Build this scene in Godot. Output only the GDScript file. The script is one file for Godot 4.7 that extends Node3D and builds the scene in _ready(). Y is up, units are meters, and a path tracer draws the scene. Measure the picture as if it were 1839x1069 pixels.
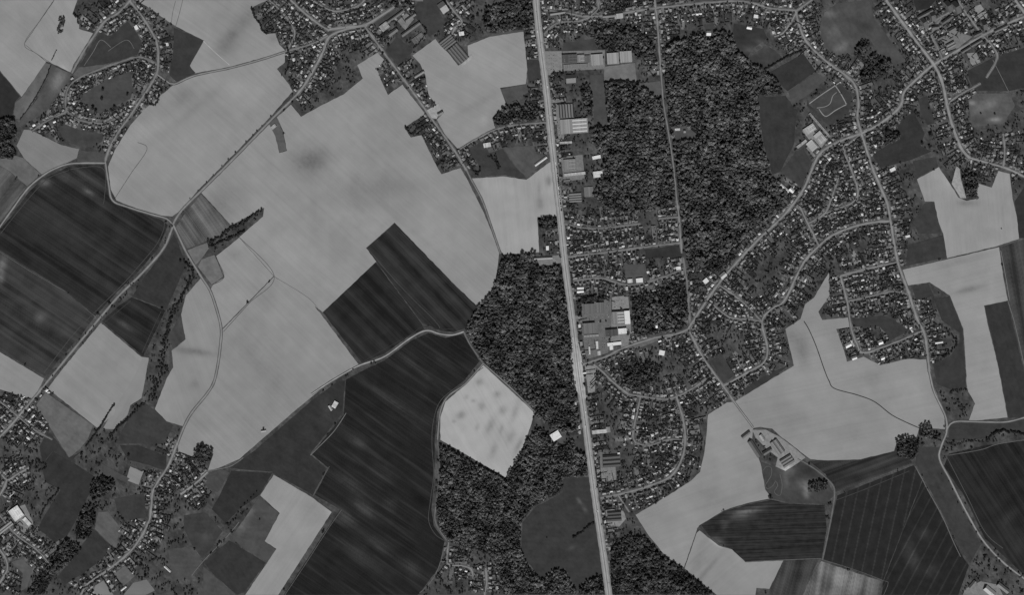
extends Node3D
# A rural district seen from straight above: pale and dark fields, woods, a straight main road and villages.
# Positions are traced in photograph pixels; one pixel is 3 m on the ground (houses about 4 pixels, lots about 8).

const S := 3.0            # metres per traced pixel
const CX := 919.5
const CY := 534.5
const PW := 1839
const PH := 1069
const K := 1.4            # base colour of a flat sunlit surface that shows as a given grey
const EXPOSURE := 0.71
const WOODG := 1.86

# name, grey, style, row direction in degrees, label, outline
var FIELDS := [
["clearing", 84, "meadow", 0, "pale grass clearing in the wood beside the straight ride", "1146,150 1186,146 1189,171 1176,174 1164,162 1148,158"],
["clearing", 74, "meadow", 0, "grassy house clearing on the straight ride in the wood", "1204,228 1232,226 1250,240 1248,252 1210,254"],
["clearing", 70, "meadow", 0, "small glade in the wood near the long dark meadow", "1349,154 1360,152 1362,164 1352,166"],
["clearing", 66, "meadow", 0, "bright garden clearing at the top of the eastern wood", "1264,44 1280,44 1282,68 1268,72"],
["field", 85, "meadow", 0, "small rough paddock holding sheds beside the diagonal field road", "483,222 495,213 508,235 515,270 502,274 495,245"],
["field", 138, "light", 40, "pale field with a parcel line cut by a bent track and three dark copses", "0,0 98,0 44,79 84,111 40,174 0,125"],
["field", 141, "light", 55, "pale field holding a dark oval copse beside the estate", "99,0 140,0 131,25 143,33 143,52 168,60 150,90 133,116 128,130 92,113 84,110 45,79"],
["field", 47, "meadow", 45, "dark crop field beside the round wood at the valley end", "0,127 37,173 28,183 23,209 0,214"],
["field", 92, "meadow", -55, "grey grass strip along the thin hedge below the pale field", "41,174 82,113 92,116 85,140 62,183 38,213 25,214 28,185"],
["field", 76, "meadow", -55, "grey meadow with a bare pale patch beside the hedge", "93,117 130,133 127,141 85,200 60,215 40,226 35,222 50,200 70,175 86,146"],
["field", 58, "meadow", -30, "dark triangular meadow with pale riding tracks beside the estate", "180,60 200,64 230,38 247,60 257,78 248,98 200,113 152,121 143,119 165,82"],
["field", 86, "meadow", -22, "narrow grey verge meadow between riding tracks and estate street", "143,121 200,115 250,100 246,103 195,118 142,138 132,134"],
["field", 70, "meadow", 0, "green with single dark trees enclosed by the estate houses", "150,168 182,150 235,128 240,160 235,178 208,190 180,205 165,195 147,182"],
["field", 66, "meadow", 0, "back meadow below the estate dotted with small dark trees", "106,228 120,224 150,236 186,240 185,254 165,265 135,260 112,247"],
["field", 120, "light", 35, "pale grey field above the curved lane beside the estate", "31,262 44,233 57,234 112,261 143,268 139,284 120,293 100,303 76,313 44,284"],
["field", 74, "meadow", 0, "small dark paddock in the bend of the curved lane", "143,270 188,276 188,290 140,291"],
["field", 96, "meadow", 35, "grey rough grass field outside the curved lane beside the grove", "0,286 30,280 43,284 74,313 50,335 20,309 0,297"],
["field", 84, "crop", -50, "grey striped field outside the curved lane", "0,298 20,310 48,336 0,402"],
["field", 45, "crop", 34, "large dark field with diagonal crop stripes inside the lane bend", "130,297 187,296 194,330 197,356 215,367 245,380 290,395 302,404 298,416 284,448 249,488 214,522 172,568 119,523 0,449 0,413 20,391 52,346 76,322"],
["field", 57, "crop", 34, "greyer striped field joined to the large dark striped field", "0,450 119,524 171,569 150,598 82,676 0,629"],
["field", 53, "meadow", 34, "dark even field at the forked farm road junction", "313,421 322,440 334,476 318,515 299,556 238,533 262,495 294,453"],
["field", 42, "crop", 34, "dark striped field with one pale rectangle beside the scrub valley", "237,534 298,558 258,640 184,577 215,549"],
["field", 136, "light", 40, "pale square field between diagonal road and thin tree row", "182,580 257,643 240,680 210,727 205,745 176,769 167,762 87,698 100,680 132,640"],
["field", 136, "light", 35, "pale wedge field between striped field and village edge", "0,632 80,680 74,693 60,716 38,711 0,699"],
["field", 98, "meadow", 38, "mid grey grass strip beside the pale square field", "83,705 168,764 158,790 145,806 125,822 105,790 66,728"],
["field", 131, "light", -60, "narrow pale field between tree row and scrub valley", "254,641 268,643 262,680 255,715 235,728 230,745 205,771 186,770 200,744 206,727 236,680"],
["field", 66, "meadow", 60, "dark grass triangle against the scrub valley", "325,565 333,609 311,626 306,600"],
["field", 136, "light", 70, "pale field with one darker band west of the winding farm road", "362,499 378,522 391,560 398,592 396,625 392,655 385,686 372,708 346,740 332,766 300,757 279,735 300,680 312,660 309,630 334,610 326,565 335,530"],
["field", 140, "light", 45, "pale triangular field between winding farm road and ditch", "379,520 383,512 404,498 389,460 430,427 492,496 398,592 391,560"],
["field", 96, "crop", 55, "grey striped paddock east of the forked junction", "362,349 414,405 405,419 380,430 336,448 320,418 317,408 331,386"],
["field", 104, "meadow", 0, "grey scrub edge paddock under the long tree belt", "337,450 372,436 376,446 362,465 352,476"],
["field", 104, "meadow", 0, "grey paddock framed by a dark ditch", "363,466 386,458 402,497 381,511 366,492 356,479"],
["field", 136, "light", 45, "large pale field running down beside the winding farm road", "399,593 493,497 555,537 578,566 645,656 605,678 570,705 530,738 470,790 430,825 400,838 373,848 384,815 360,805 345,820 321,812 320,795 332,765 346,740 372,708 385,686 392,655 396,625 398,592"],
["field", 46, "crop", 46, "dark block of crop rows jutting into the largest pale field", "709,400 820,515 856,549 848,575 835,590 815,597 793,594 758,580 676,470 658,446"],
["field", 42, "crop", 45, "dark block of crop rows above the winding lane", "675,471 757,581 762,592 735,604 690,636 650,652 580,561"],
["field", 138, "light", 42, "largest pale field with dark soil blotches beside the diagonal road", "362,346 420,287 486,222 496,246 502,275 516,271 509,235 498,211 523,188 541,210 580,188 617,170 652,141 642,117 678,95 690,107 677,125 685,145 697,171 723,152 764,205 726,229 738,247 757,243 770,270 785,300 793,313 827,302 838,320 868,380 897,452 892,490 888,515 867,545 856,549 820,515 709,400 658,446 676,470 580,561 493,496 430,426 473,389 475,373 416,405"],
["field", 138, "light", 42, "pale field with a thin dark parcel line above the diagonal road", "312,153 350,137 420,123 512,95 512,112 498,124 520,152 526,164 490,206 420,278 360,338 325,378 310,389 290,387 245,374 210,360 200,340 195,300 207,270 235,225 262,195 287,173"],
["field", 57, "meadow", 0, "dark grass field between estate houses and pale field", "313,50 366,73 341,118 352,131 318,147 305,135 312,90"],
["field", 139, "light", 35, "pale field crossed by faint tracks above the country lane", "245,0 482,0 470,5 450,15 478,62 495,60 502,80 514,92 415,120 350,132 342,118 367,73 318,48 306,41 275,18"],
["field", 61, "meadow", 0, "dark meadow beside the institution with long roofs", "752,0 790,0 787,20 800,40 785,57 771,66 757,45 745,30 748,10"],
["field", 68, "meadow", -35, "narrow dark lawn along the institution street", "672,38 722,4 727,12 690,45 677,50"],
["field", 60, "meadow", 0, "dark lawn below the institution beside the houses", "692,90 713,66 735,85 741,94 714,116"],
["field", 139, "light", 30, "pale field around the striped greenhouse block", "741,100 782,70 793,84 805,95 823,118 829,115 841,98 840,82 880,66 940,57 943,85 947,125 944,151 898,158 910,190 890,204 884,212 890,232 850,250 823,268 800,243 785,215 795,205 770,170 764,135 755,115"],
["field", 76, "meadow", -15, "dark grass band rimming the pale field with the greenhouse block", "838,79 880,62 940,53 940,57 880,66 841,81"],
["field", 76, "meadow", 0, "small meadow at the corner of the pale greenhouse field", "899,160 945,152 949,166 911,187"],
["field", 58, "meadow", 0, "dark roadside paddock opposite the paved car yard", "946,107 968,108 972,140 949,150"],
["field", 61, "meadow", 0, "dark meadow with a pond edge beside the main road houses", "842,266 868,254 878,275 903,268 925,300 945,321 905,314 864,316 862,300 850,283"],
["field", 80, "meadow", 40, "grey sloping paddock next to the long pale roofed shed", "904,266 958,262 962,275 978,286 946,320 926,299"],
["field", 150, "light", 85, "bright pale field between field lane and main road", "844,321 905,317 945,323 992,288 997,340 1002,388 965,390 968,453 903,457 895,440 870,372"],
["field", 160, "spots", 60, "bright pale field with dark spots wedged between two woods", "868,656 960,741 948,780 940,800 928,825 908,858 791,790 791,750 800,722 836,691"],
["field", 56, "meadow", 0, "dark meadow west of the main road with a tree clump", "1012,859 1057,857 1073,950 1084,1030 1060,1038 1040,1050 1038,1063 1015,1022 998,1018 972,1041 945,1006 936,985 938,940 960,912 1010,886"],
["field", 64, "meadow", 0, "small dark meadow between the wood and main road", "1034,800 1046,767 1051,767 1057,812 1036,812"],
["field", 72, "meadow", 90, "narrow grass ride running into the wood from the yards", "1060,135 1084,135 1086,180 1092,225 1066,229 1066,190"],
["field", 64, "meadow", 0, "dark grass plot behind the row of workshop roofs", "1012,76 1066,70 1072,92 1010,94"],
["field", 108, "meadow", -4, "grey gravel meadow below the three pale square roofs", "1085,120 1140,113 1143,146 1085,146"],
["field", 52, "meadow", 0, "dark meadow at the wood corner below bright houses", "1317,42 1370,52 1378,68 1352,87 1340,106 1325,90 1315,60"],
["field", 62, "meadow", 0, "dark meadow pocket with a pale rim beside the wood", "1344,104 1376,82 1392,92 1406,105 1385,118 1367,125 1352,115"],
["field", 53, "meadow", -32, "dark rectangular meadow above the walled park", "1376,133 1442,96 1464,128 1414,164"],
["field", 74, "meadow", -32, "grey strip meadow between dark rectangle and walled park", "1415,165 1465,130 1482,142 1452,170 1440,177 1421,186"],
["field", 55, "meadow", 90, "long dark meadow along the east edge of the wood", "1361,176 1410,172 1430,200 1425,260 1400,309 1386,314 1371,260 1363,200"],
["field", 62, "meadow", 60, "dark wedge meadow behind the school roofs", "1403,306 1430,272 1442,267 1455,290 1440,338 1424,326"],
["park", 68, "meadow", -30, "small park lawn crossed by pale looping paths", "1456,186 1496,150 1520,186 1481,210"],
["field", 60, "meadow", -30, "dark lawn around the small looping path park", "1450,178 1452,188 1481,213 1522,187 1498,148 1505,146 1530,175 1524,200 1490,228 1475,214 1448,190"],
["field", 74, "meadow", 60, "grey rough pasture behind the dark horseshoe grove", "1480,22 1505,5 1560,0 1570,35 1600,75 1625,110 1604,117 1575,90 1560,70 1540,75 1533,94 1500,100 1480,85 1471,50"],
["field", 47, "meadow", 0, "dark plot beside the grid of estate blocks", "1640,0 1680,0 1668,14 1645,20"],
["field", 54, "meadow", 0, "dark double field split by a thin pale path", "1736,127 1786,102 1839,86 1839,158 1810,164 1750,163 1739,142"],
["field", 84, "meadow", 10, "grey ragged pasture under the dark double field", "1738,180 1752,168 1812,168 1822,190 1800,222 1745,228"],
["field", 58, "meadow", 65, "dark strip meadow between two street rows", "1648,178 1664,172 1678,222 1664,225 1652,200"],
["field", 52, "meadow", -20, "dark meadow behind the school street houses", "1600,256 1618,215 1640,202 1660,240 1652,262 1672,272 1636,287 1580,302 1566,279"],
["field", 60, "meadow", -30, "dark meadow bordering the notched pale field", "1638,290 1680,282 1684,299 1648,319"],
["field", 142, "light", 85, "pale field with deep notches under the village", "1646,322 1685,300 1705,330 1720,355 1735,361 1750,358 1757,330 1780,337 1792,307 1812,312 1817,355 1825,390 1829,429 1790,442 1700,464 1693,420 1685,400 1677,362 1660,362"],
["field", 141, "light", -14, "pale T shaped field reaching down between dark strips", "1620,485 1700,466 1793,444 1801,500 1809,540 1766,549 1775,592 1790,652 1803,720 1808,750 1738,757 1750,725 1736,700 1733,650 1729,590 1705,531 1668,507 1630,513"],
["field", 64, "crop", 80, "dark striped strip with a pale headland at the district edge", "1794,444 1839,430 1839,660 1828,620 1812,545"],
["field", 53, "meadow", 75, "long dark strip field beside the pale T shaped field", "1767,550 1808,541 1827,622 1839,672 1839,749 1810,751 1804,720 1791,652"],
["field", 50, "meadow", 0, "dark field touching the notched pale field", "1821,362 1839,335 1839,428 1829,428"],
["field", 56, "meadow", 75, "long dark meadow behind the last village houses", "1676,537 1705,532 1728,592 1734,699 1712,702 1682,690 1674,655 1706,640 1722,615 1722,598 1690,575"],
["field", 58, "meadow", -14, "dark meadow with pale sheds above the T shaped field", "1625,478 1630,440 1693,422 1699,463"],
["field", 60, "meadow", -25, "dark paddock beside the notched pale field", "1640,398 1660,365 1677,364 1685,402 1690,419 1648,420"],
["field", 58, "meadow", -14, "dark corner plot below the T shaped field", "1637,516 1666,509 1676,532 1645,540"],
["field", 138, "light", -12, "large pale field around the dark field ditch", "1318,722 1425,657 1410,591 1437,573 1445,547 1461,535 1488,489 1489,530 1469,560 1476,575 1525,570 1531,587 1501,591 1515,630 1520,650 1550,641 1580,656 1627,645 1664,646 1670,680 1695,742 1696,771 1650,768 1645,785 1610,792 1605,810 1545,825 1480,827 1455,825 1437,812 1420,798 1400,783 1386,770 1365,767 1352,769 1335,745"],
["field", 138, "light", -20, "pale rounded field below the circular estate", "1271,745 1305,723 1318,722 1335,745 1352,769 1350,790 1365,832 1374,880 1385,895 1345,903 1300,917 1255,944 1250,955 1228,1019 1195,1000 1160,955 1141,925 1200,890 1240,864 1257,848 1265,810 1269,775"],
["field", 138, "light", -40, "pale wedge field under the dark horizontally striped field", "1256,953 1290,980 1314,987 1338,1010 1406,1007 1381,1058 1358,1056 1356,1069 1287,1069 1229,1021 1251,957"],
["field", 44, "stripe", -2, "dark field with fine horizontal rows and pale patch", "1258,942 1305,917 1350,905 1384,898 1415,905 1480,908 1484,950 1475,1003 1338,1008 1312,986 1290,976 1272,961"],
["field", 41, "tram", 102, "dark field with evenly spaced upright wheel lines", "1503,890 1640,836 1655,862 1585,1043 1477,1004 1490,950"],
["field", 38, "tram", 118, "dark field with slanting wheel lines beside the lane", "1656,864 1728,1000 1739,1016 1720,1069 1582,1069 1586,1044"],
["field", 55, "crop", -20, "dark rough field below the large pale field", "1452,828 1540,827 1605,812 1630,818 1638,832 1500,884 1482,852"],
["field", 66, "meadow", 40, "rough ground with winding bike tracks beside the farm", "1363,828 1400,842 1430,838 1445,828 1488,870 1498,890 1482,905 1420,904 1388,896 1378,870"],
["field", 62, "crop", 105, "dark strip field under the horizontally striped field", "1407,1007 1470,1005 1452,1040 1440,1069 1384,1069 1383,1058"],
["field", 98, "crop", 100, "grey streaky field beside the dark wheel line field", "1474,1008 1584,1045 1580,1069 1441,1069 1456,1036"],
["field", 60, "meadow", 60, "long dark meadow along the winding lane", "1648,802 1690,804 1684,830 1698,850 1719,900 1760,978 1741,1012 1727,990 1667,875 1643,832"],
["field", 40, "crop", 57, "dark broad striped field east of the winding lane", "1703,815 1770,800 1839,792 1839,1034 1803,1000 1768,968 1730,890 1694,838"],
["field", 58, "meadow", 0, "dark meadow above the long tree row", "1704,762 1839,754 1839,776 1790,774 1770,788 1702,792"],
["field", 36, "blur", 35, "largest dark field with blurred diagonal streaks", "622,682 648,668 690,648 737,613 770,598 800,607 832,600 861,649 830,689 800,713 785,740 781,790 780,850 775,915 779,945 799,971 788,1020 757,1062 750,1069 510,1069 611,915 566,889 591,841 560,816 618,745"],
["field", 51, "meadow", 35, "dark even field with a shallow curved edge", "456,811 480,790 560,720 606,686 620,684 615,742 557,816 587,842 562,889 492,850 462,845 412,841 433,828"],
["field", 49, "meadow", 35, "dark plot behind the village barns", "416,846 489,850 467,889 430,915 406,940 381,915 396,888"],
["field", 70, "meadow", 35, "grey plot beside the dark one behind the barns", "372,850 400,843 413,849 392,885 372,874"],
["field", 141, "light", -55, "pale L shaped field beside the blurred dark field", "492,853 560,893 596,920 500,1069 441,1069 497,986 476,972 503,922 468,890"],
["field", 73, "meadow", 0, "grey paddock enclosed by the pale L shaped field", "466,892 502,923 475,972 496,987 480,1010 432,980 416,965 441,930"],
["field", 53, "meadow", 60, "dark square plot beside the pale L shaped field", "412,971 478,1011 440,1063 426,1069 382,1030 367,1010"],
["field", 60, "meadow", 0, "dark meadow behind the southern village gardens", "331,926 370,921 400,955 365,1004 346,980 331,950"],
["field", 74, "meadow", 0, "grey meadow beside the long pale barn", "302,986 345,982 364,1008 340,1040 312,1040"],
["field", 75, "meadow", 30, "grey plot below the dark square plot", "366,1018 424,1069 366,1069"],
["field", 51, "meadow", -55, "long dark meadow beside the valley wood", "76,838 96,811 130,830 170,856 165,880 140,930 122,962 100,975 70,950 76,935 110,880 82,866"],
["field", 60, "meadow", 20, "dark meadow under the scrub valley end", "234,748 262,724 279,738 312,764 296,798 250,797 216,797 214,785"],
["field", 54, "meadow", -40, "dark slope meadow below the grey grass strip", "86,776 104,792 124,823 146,812 128,829 96,810 78,834 72,802"],
["field", 72, "meadow", 0, "grey meadow above the valley trees", "182,832 215,850 234,860 226,866 186,851"],
["field", 52, "meadow", 20, "dark meadow behind the winding farm road houses", "216,800 250,800 300,820 298,846 270,836 230,826"],
["field", 128, "light", 30, "bare pale plot beside the winding village street", "227,862 235,838 258,848 250,871"],
["field", 88, "meadow", 40, "grey meadow beside the oval valley wood", "178,920 195,919 215,945 210,985 200,979 171,950"],
["field", 54, "meadow", 40, "dark meadow below the oval valley wood", "169,951 199,980 185,1005 150,1030 117,1051 106,1035 140,990"],
["field", 59, "meadow", 0, "dark meadow inside the village street bend", "206,896 260,886 262,930 231,935 211,919"],
["field", 118, "light", 20, "pale plot framed by tree rows below the village street", "167,1069 172,1052 188,1042 205,1069"],
["field", 112, "light", 0, "pale grey plot beside the narrow shed", "240,1047 264,1041 279,1061 262,1069 222,1069"],
["field", 94, "meadow", -40, "grey playing court plot below the village street", "206,1031 225,1016 243,1035 223,1053"],
["field", 84, "meadow", 0, "grey meadow curl behind the riverside houses", "22,1010 40,1003 60,1022 50,1055 38,1062 42,1030"],
["field", 50, "meadow", 0, "dark field strip between gardens and eastern track", "1158,449 1222,440 1224,462 1160,464"],
["field", 78, "meadow", 0, "grey playing field behind the long gardens", "1120,476 1158,474 1162,496 1124,500"],
["field", 58, "meadow", 0, "dark open plot inside the new estate loop", "1530,573 1585,567 1606,576 1632,594 1598,612 1588,596 1578,586 1534,588"],
["field", 62, "meadow", 60, "dark corner lawn at the four way junction of the estate", "1277,648 1298,640 1318,675 1298,690"],
["field", 56, "meadow", 40, "dark grass behind the circular estate edge", "1335,700 1365,680 1400,663 1418,655 1372,690 1340,716"],
]

# soil and crop blotches: x, y, half width, half height, turn in degrees, strength
var BLOTS := [
[560,290,20,26,80,-0.17],[628,350,60,22,0,-0.06],[400,365,22,26,40,-0.09],[700,335,55,20,0,-0.05],[640,395,70,30,20,0.05],[520,430,60,40,0,0.03],[790,420,50,80,60,0.03],
[405,80,14,24,40,-0.11],[442,35,12,30,40,-0.09],[418,62,10,8,0,-0.10],[492,68,9,7,0,-0.09],[330,175,28,14,-40,-0.07],[350,195,45,8,-40,-0.05],[255,240,30,14,-40,0.05],[430,160,70,20,20,0.03],
[970,366,5,9,0,-0.28],[985,325,4,8,0,-0.18],[968,340,3,14,0,-0.10],[855,335,8,12,0,-0.08],
[861,686,6,6,30,-0.36],[893,708,5,5,0,-0.30],[865,730,6,7,0,-0.26],[828,746,7,6,-40,-0.36],[903,737,6,8,30,-0.28],[880,766,6,14,25,-0.30],[857,768,3,6,10,-0.22],[900,772,3,8,15,-0.22],[838,713,4,4,0,-0.2],[917,785,6,12,25,-0.22],[925,740,5,16,20,-0.24],[932,800,5,18,25,-0.15],[815,757,3,3,0,-0.12],[850,720,4,3,0,-0.12],[886,810,5,12,20,-0.10],
[351,632,30,6,8,-0.16],[350,690,8,6,0,-0.07],[440,640,60,50,30,-0.03],[500,680,80,40,45,-0.03],[380,780,40,30,0,0.03],[420,458,14,10,0,-0.08],
[222,583,15,4,34,0.95],[82,328,9,6,0,1.1],[160,345,8,4,30,0.7],[115,320,12,10,0,0.3],[150,315,40,12,20,0.35],[170,350,30,10,34,0.3],[72,572,8,10,30,0.5],[5,475,7,12,20,1.0],[3,500,5,8,0,0.9],[30,470,60,20,34,-0.1],
[105,146,9,18,25,0.75],[60,190,10,20,30,0.15],
[1345,850,30,40,30,-0.04],[1290,900,40,20,20,-0.05],[1300,830,20,30,0,0.03],[1440,630,10,25,0,-0.12],[1420,605,12,18,-30,-0.09],[1480,640,14,40,-20,0.03],[1560,680,25,14,0,-0.07],[1600,640,30,20,0,-0.05],[1640,700,20,30,0,0.04],[1400,750,60,30,-20,-0.02],[1255,1000,10,60,20,-0.05],[1265,1030,4,40,40,-0.12],
[1720,470,60,6,-14,-0.05],[1780,500,8,40,0,0.04],[1738,520,22,5,-14,-0.16],[1700,330,12,20,-30,0.05],[1770,420,30,14,0,-0.04],[1735,365,16,5,0,-0.12],
[850,190,50,6,-30,-0.05],[900,110,60,30,0,0.02],[870,215,8,8,0,0.07],
[1330,925,18,7,-5,1.3],[1355,915,20,4,-10,0.9],[1300,945,6,10,0,0.5],[1290,972,10,5,30,0.9],[1290,950,10,8,0,-0.3],
[1415,845,10,8,0,0.5],[1445,870,14,8,0,0.6],[1447,885,5,8,0,1.0],[1410,865,6,12,0,0.4],[1450,845,22,10,-25,-0.35],[1500,855,30,10,-10,-0.2],
[1640,1010,10,14,0,0.55],[1660,960,10,10,0,0.4],[1630,985,12,16,0,0.35],[1672,1025,10,12,0,0.4],
[1810,930,8,12,40,0.4],[1830,970,20,40,40,0.15],[1520,1040,22,16,10,0.35],[1480,1050,10,20,10,-0.35],[1462,1025,5,12,0,-0.3],
[790,645,30,5,40,0.35],[735,650,30,5,40,0.4],[770,680,24,4,40,0.3],[740,740,60,5,35,0.4],[700,720,60,5,40,0.35],[640,790,22,8,35,0.7],[655,915,20,8,35,0.9],[620,930,20,10,35,0.8],[700,905,12,9,35,0.5],[680,975,20,10,35,0.6],[630,870,30,12,35,0.6],[740,1020,20,10,35,0.5],[650,1000,40,10,35,0.5],[820,625,30,16,20,-0.15],[690,850,25,12,35,0.3],[760,900,20,10,35,-0.15],
[590,745,25,12,60,0.2],[500,1010,8,12,0,0.0],[555,925,30,20,60,-0.03],
[445,920,12,7,-20,0.5],[432,945,10,10,0,0.4],[370,965,10,10,0,0.15],[1040,900,6,3,50,0.7],[1050,915,3,6,-30,0.6],[1025,985,8,3,-20,0.3],
[1345,90,14,6,0,0.6],[1368,78,10,5,30,0.6],[1490,25,12,6,0,0.45],[1495,60,12,10,0,0.3],[1510,85,14,8,-30,0.5],[1550,45,20,8,20,-0.15],
[1770,190,20,10,-20,0.35],[1745,185,5,3,0,0.7],[1785,215,10,3,0,0.7],[1760,215,14,8,0,-0.25],
]

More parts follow.
